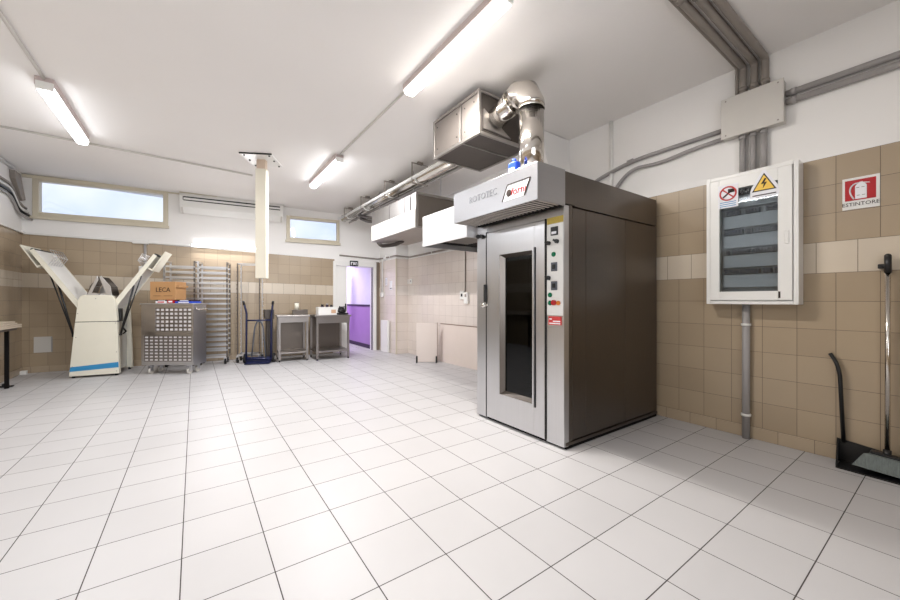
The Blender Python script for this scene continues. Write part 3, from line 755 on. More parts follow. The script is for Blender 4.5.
# sockets
conduit('drop_conduit', [(3.788, 4.93, 2.0), (3.788, 4.93, 1.29)], .009, 'pvc_d', 'thin vertical conduit dropping from beneath hood to the switch boxes', 'conduit')
b = MB(); b.box(3.765, 3.80, 4.95, 5.06, 1.16, 1.31, .006); b.mi = 1; b.box(3.758, 3.765, 4.98, 5.02, 1.21, 1.26)
tag(b.build('switch_box', ['white', 'black']), 'white switch box with black rocker on right wall beyond oven', 'switch')
b = MB(); b.box(3.755, 3.80, 4.83, 4.935, 1.09, 1.28, .006); b.mi = 1; b.box(3.75, 3.755, 4.86, 4.90, 1.2, 1.25)
tag(b.build('socket_box', ['white', 'pvc_d']), 'white socket box with grey flap on right wall beyond oven', 'socket')
for i, y in enumerate((7.0, 6.85)):
    b = MB(); b.box(3.786, 3.80, y - .05, y + .05, 1.50, 1.60, .004); b.mi = 1; b.box(3.783, 3.786, y - .02, y + .02, 1.53, 1.57)
    tag(b.build('wall_socket', ['white', 'pvc']), ['left white socket of the pair beside the pier on right wall', 'right white socket of the pair beside the pier on right wall'][i], 'socket', 'pair of sockets')

# ---------------------------------------------------------------- electrics on the near right wall
# distribution cabinet
PX, PY, PZ = 3.665, 1.312, 1.115
t = thing('electrical_cabinet', 'white electrical cabinet with smoky window and safety stickers on right wall', 'cabinet', (PX, PY, PZ), RW)
w_, h_, d_ = 0.594, 1.082, 3.8 - PX
b = MB(); b.box(0, w_, .02, .03, 0, h_); b.box(0, .012, .03, d_, 0, h_); b.box(w_ - .012, w_, .03, d_, 0, h_); b.box(.012, w_ - .012, .03, d_, 0, .012); b.box(.012, w_ - .012, .03, d_, h_ - .012, h_); b.box(0.012, w_ - .012, d_ - .012, d_, .012, h_ - .012)
b.bm.free(); b = MB()
b.box(0, .03, .0, d_, 0, h_, .004); b.box(w_ - .03, w_, .0, d_, 0, h_, .004); b.box(.03, w_ - .03, .0, d_, 0, .03, .004); b.box(.03, w_ - .03, .0, d_, h_ - .03, h_, .004); b.box(.03, w_ - .03, d_ - .012, d_, .03, h_ - .03)
b.build('casing', 'white', t)
b = MB(); gx0, gx1, gz0, gz1 = .10, .478, .105, .955
b.box(.033, gx0, -.012, .012, .033, h_ - .033, .004); b.box(gx1, w_ - .033, -.012, .012, .033, h_ - .033, .004)
b.box(gx0, gx1, -.012, .012, .033, gz0, .0); b.box(gx0, gx1, -.012, .012, gz1, h_ - .033, .0)
dd = b.build('cabinet_door', 'white', t)
b = MB(); b.box(gx0 - .005, gx1 + .005, -.006, -.002, gz0 - .005, gz1 + .005); b.build('door_pane', 'smoke', dd)
b = MB(); b.box(w_ - .075, w_ - .05, -.02, -.012, .46, .56, .004); b.build('lock', 'white', dd)
b = MB(); b.box(w_ - .112, w_ - .100, -.0135, -.012, .05, .10); b.build('maker_mark', 'ink', dd)
b = MB(); b.box(gx0 - .01, gx1 + .01, .075, .085, .05, h_ - .05); b.build('backplate', plain('inner plate', (150, 154, 156), .5), t)
for k in range(5):
    z = .14 + k * .165
    b = MB(); b.box(gx0 + .01, gx1 + .01, .045, .075, z, z + .105, .003); b.build('module_cover', 'modules', t)
    b = MB()
    for i in range(20):
        if random.random() < .82:
            x = gx0 + .015 + i * .0185
            b.box(x, x + .016, .038, .075, z + .112, z + .150)
            b.box(x + .005, x + .011, .028, .038, z + .125, z + .140)
    b.build('breaker_row', 'slate' if k < 4 else 'black', t)
# stickers
b = MB(); b.box(.092, .232, -.0145, -.0125, .806, 1.0); sk = b.build('no_water_sticker', 'paper', dd)
b = MB()
cx, czz = .162, .925
ring = [(cx + .055 * math.cos(2 * PI * i / 24), -.016, czz + .055 * math.sin(2 * PI * i / 24)) for i in range(25)]
b.tube(ring, .006, 6); b.tube([(cx - .04, -.016, czz + .038), (cx + .04, -.016, czz - .038)], .005, 6); b.build('prohibition_ring', 'redlab', sk)
b = MB(); b.tube([(cx - .035, -.0155, czz - .03), (cx + .03, -.0155, czz + .025)], .006, 6); b.box(cx + .0, cx + .045, -.0165, -.0145, czz + .005, czz + .035); b.build('water_symbol', 'ink', sk)
b = MB()
for i in range(3): b.box(.105, .218, -.0152, -.0145, .818 + i * .016, .824 + i * .016)
b.build('small_print', 'stripe', sk)
b = MB(); b.box(.31, .485, -.0145, -.0125, .845, .90); b.poly([(.31, -.0145, .90), (.485, -.0145, .90), (.475, -.0145, .93), (.405, -.0145, 1.052), (.385, -.0145, 1.052), (.32, -.0145, .93)], (0, .002, 0)); sk = b.build('voltage_sticker', 'paper', dd)
b = MB(); b.poly([(.322, -.0155, .893), (.472, -.0155, .893), (.397, -.0155, 1.032)], (0, .001, 0)); b.build('triangle_border', 'ink', sk)
b = MB(); b.poly([(.335, -.0165, .901), (.459, -.0165, .901), (.397, -.0165, 1.016)], (0, .001, 0)); b.build('triangle', 'yellow', sk)
b = MB(); b.poly([(.402, -.0175, .99), (.378, -.0175, .945), (.396, -.0175, .948), (.390, -.0175, .91), (.416, -.0175, .958), (.398, -.0175, .955), (.412, -.0175, .985)], (0, .001, 0)); b.build('lightning_bolt', 'ink', sk)
b = MB(); b.box(.325, .47, -.0155, -.0145, .858, .866); b.build('small_print', 'ink', sk)

# junction box
t = thing('junction_box', 'large pale grey junction box on white wall above the electrical cabinet', 'box', (3.71, 1.215, 2.53), RW)
b = MB(); b.box(0, .40, .012, .09, .0, .325, .004); b.build('box_body', 'jbox', t)
b = MB(); b.box(-.004, .404, 0, .012, -.004, .335, .003); cv = b.build('cover', 'jbox', t)
b = MB()
for x in (.03, .37):
    for z in (.02, .31): b.cyl((x, 0, z), (x, -.003, z), .006, 8)
b.split('screw', 'pvc_d', cv)
# pipes down the ceiling into box
lab = ['thin dark', 'second thick grey', 'third thick grey', 'rightmost thick grey']
for i, (y, r) in enumerate(((1.125, .012), (1.083, .026), (1.008, .026), (.938, .026))):
    zc = ceilz(3, y) - r + .001
    pts = [(1.2, y - .02, zc), (3.77 - .05 * 0, y, zc), (3.771, y, zc - .08), (3.771, y, 2.858)]
    rg = [((2.5 + .05 * i, y - .0098, zc), (2.55 + .05 * i, y - .0094, zc)), ((3.771, y, 2.93), (3.771, y, 2.90))] if i else None
    conduit('ceiling_conduit', pts, r, 'pvc_d', lab[i] + ' pipe bending from the ceiling down into the pale grey junction box', 'pipe', .09, 'pipes from the ceiling to the junction box', rings=rg, seg=14)
for i, y in enumerate((1.085, 1.015, .945)):
    b2 = [((3.768, y, 2.53), (3.768, y, 2.50))]
    conduit('drop_pipe', [(3.768, y, 2.53), (3.768, y, 2.198)], .0215, 'pvc', ['left', 'middle', 'right'][i] + ' short pipe of three between junction box and electrical cabinet', 'pipe', 0, 'short pipes between box and cabinet', rings=b2, seg=14)
conduit('drop_pipe', [(3.762, 1.06, 1.115), (3.762, 1.06, 0.0)], .027, 'pvc', 'single grey pipe from below the electrical cabinet down to the floor', 'pipe', 0,
        clips=[((3.762, 1.06, .955), (3.762, 1.06, .935)), ((3.762, 1.06, .205), (3.762, 1.06, .185))], seg=16)
for i, z in enumerate((2.755, 2.69)):
    conduit('wall_conduit', [(3.772, .812, z), (3.772, -1.9, z + .01)], .023, 'pvc', ['upper', 'lower'][i] + ' grey pipe running right along the white wall from junction box', 'pipe', 0, 'pipes to the right of the junction box',
            rings=[((3.772, .78, z), (3.772, .75, z))], seg=14)
conduit('wall_conduit', [(3.778, 1.217, 2.63), (3.778, 2.05, 2.615), (3.778, 2.5, 2.51), (3.76, 2.80, 2.30)], .020, 'pvc', 'upper grey pipe running left along white wall from junction box to behind oven', 'pipe', .2, rings=[((3.778, 2.02, 2.616), (3.778, 2.08, 2.612))], seg=12)
conduit('wall_conduit', [(3.778, 1.217, 2.555), (3.778, 1.48, 2.545), (3.778, 1.74, 2.505), (3.778, 2.04, 2.535), (3.778, 2.22, 2.38), (3.778, 2.32, 2.10)], .018, 'pvc', 'lower wavy grey pipe running left from junction box and dipping behind oven', 'pipe', .15, seg=12)
conduit('wall_pipe', [(3.785, 2.27, 3.128), (3.785, 2.27, 1.9)], .02, 'white', 'white vertical pipe painted like the wall, above the back of oven', 'pipe')

# extinguisher sign
t = thing('fire_extinguisher_sign', 'square red and white fire extinguisher sign on the brown tiles', 'sign', (3.8, .514, 1.788), RW)
b = MB(); b.box(0, .175, -.004, 0, 0, .222, .001); b.build('sign_board', 'white', t)
b = MB(); b.box(.013, .158, -.0055, -.004, .062, .205); b.build('red_field', 'red', t)
b = MB(); b.box(.062, .116, -.008, -.0055, .070, .160, .0); b.poly([(.062, -.008, .160), (.116, -.008, .160), (.108, -.008, .172), (.098, -.008, .176), (.098, -.008, .186), (.082, -.008, .186), (.082, -.008, .176), (.070, -.008, .172)], (0, .0025, 0))
b.poly([(.098, -.008, .182), (.128, -.008, .176), (.132, -.008, .170), (.098, -.008, .176)], (0, .0025, 0))
b.tube([(.082, -.007, .180), (.058, -.007, .178), (.042, -.007, .160), (.036, -.007, .13), (.042, -.007, .10), (.056, -.007, .070)], .0045, 6, .02); b.build('extinguisher_symbol', 'paper', t)
b = MB()
for x0, x1, z in ((.068, .082, .146), (.092, .106, .146), (.070, .084, .092), (.094, .108, .092)): b.box(x0, x1, -.0088, -.008, z, z + .004)
b.build('symbol_marks', 'pvc_d', t)
b = MB(); b.text('ESTINTORE', .0345, TF(.0865, -.005, .034), .002); b.build('lettering', 'ink', t)

# broom and dustpan
t = thing('broom', 'broom with chrome handle and grey bristles hung upright at far right', 'broom', (3.70, .285, 0), RW)
b = MB(); b.tube([(-.018, .045, .13), (-.016, .05, 1.34)], .013, 12); b.build('broom_handle', 'chrome', t)
b = MB(); b.tube([(-.016, .05, 1.33), (-.016, .05, 1.44)], .017, 12); b.ball((-.016, .05, 1.44), .017); b.build('hand_grip', 'black', t)
b = MB(); b.box(-.10, .26, -.01, .05, .085, .115, .008, Matrix.Translation((0, 0, .02)) @ Matrix.Rotation(.10, 4, 'Y')); b.cyl((-.018, .03, .10), (-.018, .046, .16), .02, 12); b.build('brush_head', 'black', t)
b = MB()
b.poly([(-.16, -.10, .05), (.28, -.06, .01), (.28, .03, .01), (-.12, .03, .035), ], (0.05, .03, .085)); b.build('bristles', 'bristle', t)
b = MB(); b.box(3.745, 3.80, .315, .345, 1.36, 1.39, .004); b.cyl((3.75, .33, 1.375), (3.75, .29, 1.375), .012, 8); tag(b.build('broom_clip', 'black'), 'black wall clip holding up the broom handle', 'clip')

t = thing('dustpan', 'black long-handled dustpan leaning on brown tiles beside the broom', 'dustpan', (3.64, .54, 0), RW)
b = MB()
b.poly([(.02, .14, .0), (.30, .14, .0), (.34, -.06, .0), (.02, -.04, .0)], (0, 0, .008))
b.poly([(.0, .14, .0), (.30, .14, .0), (.22, .145, .13), (.0, .145, .16)], (0, .008, 0))
b.poly([(.0, .145, .0), (.0, .145, .16), (.02, -.04, .03), (.02, -.04, .0)], (.008, 0, 0))
b.poly([(.30, .145, .0), (.22, .145, .13), (.33, -.05, .02), (.34, -.06, .0)], (.008, 0, 0))
b.build('pan', 'black', t)
b = MB(); b.tube([(.035, .135, .14), (.02, .115, .62), (.005, .115, .70), (-.03, .12, .765)], .012, 10, .06); b.build('pan_handle', 'black', t)

# ---------------------------------------------------------------- far end of the room
# air conditioner
t = thing('air_conditioner', 'long white air conditioner under the ceiling between the two high windows', 'air conditioner', (-0.215, 8.08, 2.72), FA)
b = MB(); L_ = 1.69
b.poly([(0, 0.0, .10), (0, .0, .30), (0, .03, .355), (0, .18, .355), (0, .18, .02), (0, .10, 0)], (L_, 0, 0), .006); b.build('casing', 'white', t)
b = MB(); b.box(.06, L_ - .06, -.004, .002, .27, .292); b.box(.06, L_ - .06, -.004, .002, .215, .232); b.box(.05, .06, -.004, .002, .225, .29); b.split('air_slot', 'black', t)
b = MB(); b.box(0.0, L_, .0, .17, .356, .372); b.build('top_rail', 'frame', t)
b = MB()
for s in (0.02, L_ - .05): b.poly([(s, .0, .095), (s, .095, .005), (s, .10, -.002), (s, -.008, .095)], (.03, 0, 0))
b.split('end_trim', 'jbox', t)

# pipes at left wall
for i, z in enumerate((2.84, 2.78, 2.73, 2.67)):
    conduit('refrigerant_pipe', [(-2.18, 5.0, z), (-2.18, 8.0, z), (-2.175, 8.30, z - .22), (-2.15 + .02 * i, 8.47, z - .26)], .018, ['pvc_d', 'white', 'black', 'pvc'][i],
            ['topmost', 'second', 'third', 'lowest'][i] + ' of four pipes on left wall bending down beside the long window', 'pipe', .1, 'pipes on the left wall')
conduit('refrigerant_pipe', [(-2.175, 5.0, 3.09), (-2.175, 8.05, 3.09)], .022, 'white', 'single pale pipe high on left wall just beneath the ceiling', 'pipe')
b = MB(); b.poly([(-2.198, 8.0, 3.05), (-2.198, 8.22, 3.05), (-2.198, 8.42, 2.70), (-2.198, 8.30, 2.66), (-2.198, 8.02, 2.94)], (.06, 0, 0), .006)
tag(b.build('pipe_cover', 'pvc_d'), 'grey angled pipe cover in the upper left corner by long window', 'cover')
# trunking on top of tiles
t = thing('cable_trunking', 'white cable trunking along the top of tiles in the left corner', 'trunking', (-2.2, 8.5, 2.2), 0)
b = MB(); b.box(.0005, .03, -3.2, -.02, -.012, .022, .004); b.build('channel', 'white', t)
b = MB(); b.box(.02, fw(-0.05), -.03, -.0005, -.02, .015, .004, Matrix.Rotation(FA, 4, 'Z') @ Matrix.Rotation(.020, 4, 'Y')); b.build('channel', 'white', t)
b = MB(); b.box(fw(-.87), fw(-.65), -.05, -.001, 2.13, 2.20, .006); tag(b.build('junction_box', 'white', None, FO, FA), 'white junction box on far wall above the right wing of the sheeter', 'box')
b = MB(); b.tube([(fw(-.70), -.015, 2.13), (fw(-.70), -.015, 1.74)], .02, 10); tag(b.build('drop_conduit', 'pvc', None, FO, FA), 'grey conduit dropping from the white junction box behind the sheeter', 'conduit')
b = MB(); b.box(fw(-.78), fw(-.62), -.06, -.001, 1.60, 1.74, .008); tag(b.build('socket_box', 'white', None, FO, FA), 'white socket box on far wall behind the right sheeter wing', 'socket')
b = MB(); b.box(fw(-2.07), fw(-1.865), -.006, 0, .315, .565, .002); b.mi = 1; b.box(fw(-1.875), fw(-1.86), -.007, 0, .32, .56)
tag(b.build('access_panel', ['jbox', 'pvc']), 'square pale access panel low on the brown tiles of far wall', 'panel').location = FO
bpy.data.objects['access_panel'].rotation_euler = (0, 0, FA)
b = MB(); b.box(-2.19, -2.12, 8.36, 8.43, .0, .055, .005); tag(b.build('floor_block', 'white'), 'tiny white block on the floor in the far left corner', 'block')

# left table with boards
t = thing('side_table', 'dark table against left wall at the edge of the photo', 'table', (-2.19, 6.08, 0), 0)
b = MB(); b.box(.01, .27, 0, 1.18, .755, .785, .004); b.build('tabletop', plain('dark brown top', (70, 60, 52), .5), t)
for x in (.05, .20):
    for y in (.06, 1.10):
        b = MB(); b.box(x - .018, x + .018, y - .018, y + .018, 0, .757); b.build('leg', 'dark', t)
for i in range(4):
    b = MB(); b.box(-2.14 + .01 * i, -1.90 - .012 * i, 6.15, 7.34 - .03 * i + (.08 if i == 1 else 0), .785 + i * .022, .804 + i * .022, .002)
    tag(b.build('wooden_board', 'wood'), ['bottom', 'second', 'third', 'top'][i] + ' pale board of the stack on the dark left table', 'board', 'boards on the left table')
b = MB(); b.box(-2.12, -1.96, 7.26, 7.32, 0, .02, .006); b.box(-2.06, -2.03, 7.27, 7.31, .015, .05, .004)
tag(b.build('foot_plate', 'black'), 'flat black foot piece on the floor under the left table end', 'foot')

# dough sheeter
t = thing('dough_sheeter', 'cream dough sheeter with two raised wings and a blue stripe, far left', 'dough sheeter', (-1.498, 7.546, 0), math.radians(-9.6))
def prof(z):   # left/right edge of the front at height z
    pts = [(0, 0, .572), (.83, .069, .547), (1.10, .095, .530)]
    for (a, l0, r0), (c, l1, r1) in zip(pts, pts[1:]):
        if z <= c: k = (z - a) / (c - a); return l0 + (l1 - l0) * k, r0 + (r1 - r0) * k
    return pts[-1][1:]
def slab(z0, z1, y0, y1, top=False):
    l0, r0 = prof(z0); l1, r1 = prof(z1)
    p = [(l0, y0, z0), (r0, y0, z0), (r1, y0, z1)]
    if top:
        for k in range(1, 6): a = k * PI / 10; p.append((r1 - .075 * (1 - math.cos(a)), y0, z1 + .125 * math.sin(a)))
        for k in range(5, 0, -1): a = k * PI / 10; p.append((l1 + .075 * (1 - math.cos(a)), y0, z1 + .125 * math.sin(a)))
    p.append((l1, y0, z1))
    return p, (0, y1 - y0, 0)
b = MB(); b.poly(*slab(.03, .82, .0, .08), .004); fc = b.build('lower_cover', 'cream', t)
b = MB(); b.poly(*slab(.828, 1.10, .0, .08, True), .006); uc = b.build('upper_cover', 'cream', t)
b = MB(); b.poly(*slab(.815, .835, .01, .07)); b.build('cover_gap', 'black', t)
b = MB(); b.poly([(l, -.003, z) for l, z in ((prof(.10)[0] + .004, .10), (prof(.09)[1] - .004, .125), (prof(.19)[1] - .004, .205), (prof(.165)[0] + .004, .165))], (0, .004, 0)); b.build('blue_stripe', 'stripe', fc)
b = MB()
for x, z in ((.10, .95), (.53, .80), (.08, .6), (.54, .36), (.30, 1.17), (.04, .17), (.54, .07)): b.cyl((x, 0, z), (x, -.004, z), .006, 8)
b.split('screw', 'pvc_d', fc)
b = MB(); b.box(.10, .50, .08, .60, .06, .80, .006); b.box(.12, .48, .08, .60, .80, 1.10); b.build('machine_body', 'steel', t)
b = MB(); b.poly(*slab(.03, .30, .56, .62), .004); b.poly(*slab(.30, 1.05, .56, .62)); b.build('rear_cover', 'cream', t)
for x in (.04, .53):
    for y in (.04, .58):
        b = MB(); b.cyl((x, y, 0), (x, y, .04), .022, 10); b.build('foot', 'black', t)
# roller head
b = MB()
b.cyl((.24, .10, 1.20), (.24, .56, 1.20), .06, 16); b.cyl((.36, .10, 1.20), (.36, .56, 1.20), .06, 16); b.split('roller', 'steel', t)
b = MB(); b.poly([(.16, .09, 1.20), (.20, .09, 1.20), (.30, .09, 1.46), (.285, .09, 1.52)], (0, .015, 0), .002); b.poly([(.40, .09, 1.20), (.46, .09, 1.20), (.44, .09, 1.36), (.33, .09, 1.52), (.31, .09, 1.50)], (0, .015, 0), .002)
b.poly([(.17, .45, 1.05), (.43, .45, 1.05), (.40, .45, 1.38), (.34, .45, 1.46), (.27, .45, 1.46), (.20, .45, 1.32)], (0, .02, 0), .002); b.split('head_plate', 'steel', t)
b = MB()
for k in range(9):
    y = .12 + k * .04; b.tube([(.16, y, 1.22), (.20, y, 1.36), (.29, y, 1.50)], .006, 6); b.tube([(.44, y, 1.22), (.41, y, 1.36), (.31, y, 1.50)], .006, 6)
for (x, z) in ((.16, 1.22), (.20, 1.36), (.29, 1.50), (.44, 1.22), (.41, 1.36)): b.cyl((x, .105, z), (x, .46, z), .007, 6)
b.build('safety_guard', 'steel_d', t)
# wings
def wing(s, wd):
    ox = .30 + s * .17; oz = 1.02; a = math.radians(58)
    ux, uz = s * math.cos(a), math.sin(a)          # along the wing
    nx, nz = -s * math.sin(a), math.cos(a)         # inner (upper) face
    Q = lambda l, n, y: (ox + ux * l + nx * n, y, oz + uz * l + nz * n)
    L = 1.0
    b = MB(); b.poly([Q(0, -.025, .04), Q(L, -.018, .04), Q(L, .018, .04), Q(0, .025, .04)], (0, wd, 0), .004); w = b.build('wing', 'white', t)
    b = MB()
    for y in (.03, wd + .035): b.poly([Q(0, -.035, y), Q(L, -.03, y), Q(L, .022, y), Q(0, .032, y)], (0, .015, 0))
    b.split('side_rail', 'cream', w)
    b = MB(); b.cyl(Q(L, 0, .05), Q(L, 0, wd + .03), .022, 12); b.build('end_roller', 'black', w)
    b = MB(); b.poly([Q(.78, -.10, .06), Q(1.12, -.085, .06), Q(1.12, -.07, .06), Q(.78, -.085, .06)], (0, wd - .04, 0), .003); b.poly([Q(.76, -.10, .06), Q(.78, -.10, .06), Q(.78, -.03, .06), Q(.76, -.03, .06)], (0, wd - .04, 0)); b.build('catch_tray', 'cream', w)
    b = MB()
    for k in range(6):
        y = .08 + k * .07; b.tube([Q(.74, .02, y), Q(.80, .14, y), Q(.92, .15, y)], .004, 6)
    for l, n in ((.80, .14), (.86, .145), (.92, .15)): b.cyl(Q(l, n, .08), Q(l, n, .44), .004, 6)
    b.build('wire_guard', 'steel', w)
    b = MB(); b.cyl(Q(.62, -.03, .06), (.30 + s * .27, .06, .62), .009, 8); b.cyl(Q(.45, -.03, .06), (.30 + s * .27, .06, .62), .014, 8); b.ball((.30 + s * .27, .06, .62), .02); b.build('support_strut', 'black', w)
wing(-1, .52); wing(1, .42)
b = MB(); b.box(.53, .57, .09, .16, .82, 1.02, .004); b.build('control_box', 'black', t)
b = MB(); b.tube([(.56, .2, .62), (.60, .18, .66), (.57, .15, .72)], .012, 8); b.build('lever', 'black', t)
b = MB(); b.tube([(.05, .3, .62), (-.02, .3, .35), (-.05, .28, .12), (.03, .25, .06)], .008, 8, .05); b.build('power_cable', 'hose', t)

# trolley with grid front
t = thing('perforated_trolley', 'low stainless steel trolley with grid front of light openings and castors', 'trolley', (-.665, 7.33, 0), math.radians(-35.1))
TW, TD = 0.80, 0.30
b = MB(); b.box(-.01, TW + .03, -.02, TD + .01, 1.075, 1.10, .006); b.build('top', 'steel', t)
b = MB()
b.box(0, TW, .0, .03, .145, .20, .004); b.box(0, TW, 0, .02, 1.03, 1.075); b.box(0, .04, 0, .02, .20, 1.03); b.box(TW - .025, TW, 0, .02, .20, 1.03)
b.box(.04, .215, 0, .015, .60, 1.03); b.box(.04, TW - .025, 0, .015, .60, .665)
b.box(0, .015, .02, TD, .145, 1.075); b.box(TW - .015, TW, .02, TD, .145, 1.075); b.box(.015, TW - .015, TD - .015, TD, .145, 1.075); b.box(.015, TW - .015, .03, TD - .015, .145, .16)
b.build('cabinet', 'steel', t)
b = MB()
def grid(x0, x1, z0, z1, nx, nz, wx, wz):
    for i in range(nx + 1):
        x = x0 + (x1 - x0) * i / nx; b.box(x - wx, x + wx, .004, .012, z0, z1)
    for j in range(nz + 1):
        z = z0 + (z1 - z0) * j / nz; b.box(x0, x1, .002, .010, z - wz, z + wz)
grid(.215, TW - .025, .665, 1.03, 8, 6, .010, .013); grid(.04, TW - .025, .20, .60, 10, 8, .010, .012)
b.build('grid_front', 'steel_t', t)
b = MB(); b.box(.045, TW - .03, .0155, TD - .03, .17, 1.02); b.build('white_inner_crates', plain('lavender white plastic', (250, 247, 254), .5), t)
for x in (.10, TW - .10):
    for y in (.06, TD - .06):
        b = MB(); b.box(x - .03, x + .03, y - .03, y + .03, .125, .147); b.box(x - .024, x - .018, y - .03, y + .03, .05, .13); b.box(x + .018, x + .024, y - .03, y + .03, .05, .13); k = b.build('castor_fork', 'steel', t)
        b = MB(); b.cyl((x - .015, y, .046), (x + .015, y, .046), .046, 18); b.build('wheel', 'jbox', k)
b = MB(); b.tube([(TW, .05, 1.02), (TW + .06, .03, 1.0), (TW + .06, TD - .05, 1.0), (TW, TD - .05, 1.02)], .012, 8, .03); b.build('push_handle', 'chrome', t)

# things on trolley
def on_trolley(x, y): 
    a = math.radians(-35.1); return (-.665 + x * math.cos(a) - y * math.sin(a), 7.33 + x * math.sin(a) + y * math.cos(a))
TR = math.radians(-35.1)
def flatbox(x, y, z, w, d, h, mat, mark, label, rot=0.0):
    p = on_trolley(x, y); t = thing('flat_box', label, 'box', (p[0], p[1], z), TR + rot, 'small boxes on the trolley')
    b = MB(); b.box(0, w, 0, d, 0, h, .002); b.build('carton', mat, t)
    b = MB(); b.box(w * .2, w * .8, -.0015, 0, h * .25, h * .75); b.build('printed_panel', mark, t)
flatbox(.17, .06, 1.10, .17, .22, .035, 'paper', 'redlab', 'white box with red print low on the trolley beneath the cardboard carton')
flatbox(.36, .05, 1.10, .10, .20, .05, 'red', 'paper', 'red box with white print beside the white one on the trolley')
flatbox(.48, .05, 1.10, .27, .21, .028, 'bluebottle', 'paper', 'flat blue box at the right end of the trolley top')
flatbox(.50, .07, 1.128, .22, .20, .024, 'coatd', 'paper', 'flat dark box lying on the blue box on the trolley')
flatbox(.16, .08, 1.135, .18, .20, .017, 'coatd', 'paper', 'thin dark box lying on the white box, just under the carton')
p = on_trolley(.075, .07)
t = thing('cardboard_carton', 'brown cardboard carton with dark lettering on top of the steel trolley', 'carton', (p[0], p[1], 1.152), TR + math.radians(-2))
tilt = Matrix.Rotation(math.radians(-2), 4, 'Y')
b = MB(); b.box(0, .41, 0, .22, 0, .285, .004); b.build('carton_body', 'card', t)
b = MB(); b.text('LECA', .10, TF(.21, -.001, .155), .002); b.box(.05, .17, -.002, 0, .06, .065); b.box(.22, .36, -.002, 0, .06, .065); b.build('printed_lettering', 'ink', t)
b = MB(); b.box(.41, .43, .01, .21, .24, .27, .002, Matrix.Rotation(.1, 4, 'Y')); b.build('side_flap', 'card', t)

# tray racks
def tray_rack(loc, rot, label):
    t = thing('tray_rack', label, 'rack', loc, rot, 'runner racks by the far wall')
    w, d, h = .46, .32, 1.83
    for i, x in enumerate((.012, w - .012)):
        for y in (.012, d - .012):
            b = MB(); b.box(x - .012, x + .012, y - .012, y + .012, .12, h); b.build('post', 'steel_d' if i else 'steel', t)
    b = MB(); b.box(.024, w - .024, .0, .02, .12, .15); b.box(.024, w - .024, d - .02, d, .12, .15); b.box(.0, .024, .024, d - .024, .12, .15); b.box(w - .024, w, .024, d - .024, .12, .15)
    b.build('base_frame', 'steel', t)
    b = MB(); b.box(.0, .024, .024, d - .024, h - .03, h); b.box(w - .024, w, .024, d - .024, h - .03, h); b.split('top_bar', 'steel', t)
    me = None
    for k in range(17):
        z = .24 + k * .092
        for y in (.0, d - .03):
            if me is None:
                b = MB(); b.box(.0, w, 0, .03, 0, .006); b.box(.0, w, 0, .004, .006, .03); o = b.build('runner', 'steel', t); me = o.data
            else:
                o = bpy.data.objects.new('runner', me); COL.objects.link(o); o.parent = t
            o.location = (0, y, z)
    for x in (.04, w - .04):
        for y in (.04, d - .04):
            b = MB(); b.box(x - .022, x + .022, y - .025, y + .025, .10, .122); b.box(x - .022, x - .016, y - .02, y + .02, .05, .11); b.box(x + .016, x + .022, y - .02, y + .02, .05, .11); k = b.build('castor_fork', 'steel', t)
            b = MB(); b.cyl((x - .014, y, .05), (x + .014, y, .05), .05, 16); b.build('wheel', 'rubber', k)
    return t
tray_rack((-.43, 7.86, 0), math.radians(-15), 'left rack of steel runners, half hidden by the trolley and carton')
tray_rack((.045, 7.735, 0), math.radians(-12), 'right rack of steel runners, between the trolley and the notched frame')

# notched rack frame
t = thing('notched_rack', 'empty rack frame with slim notched posts behind the blue hand truck', 'rack', (.655, 7.70, 0), math.radians(-18))
w, d, h = .36, .26, 1.82
for x in (0, w):
    for y in (0, d):
        b = MB(); b.box(x - .009, x + .009, y - .009, y + .009, .12, h)
        for k in range(20): b.box(x - .016 + (.014 if x else 0), x + .002 + (.014 if x else 0), y - .012, y + .012, .25 + k * .078, .27 + k * .078)
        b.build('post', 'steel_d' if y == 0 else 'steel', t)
b = MB(); b.box(0, w, -.008, .008, h - .012, h + .004); b.box(0, w, d - .008, d + .008, h - .012, h + .004)
for x in (0, w): b.box(x - .008, x + .008, .008, d - .008, h - .012, h + .004)
b.build('top_bar', 'steel', t)
b = MB(); b.box(-.01, w + .01, -.012, .012, .12, .15); b.box(-.01, w + .01, d - .012, d + .012, .12, .15); b.box(-.01, .01, .012, d - .012, .12, .15); b.box(w - .01, w + .01, .012, d - .012, .12, .15); b.build('base_bar', 'steel', t)
for x in (0, w):
    for y in (0, d):
        b = MB(); b.box(x - .022, x + .022, y - .025, y + .025, .10, .122); b.box(x - .022, x - .016, y - .02, y + .02, .05, .11); b.box(x + .016, x + .022, y - .02, y + .02, .05, .11); k = b.build('castor_fork', 'steel', t)
        b = MB(); b.cyl((x - .014, y, .05), (x + .014, y, .05), .05, 16); b.build('wheel', 'rubber', k)

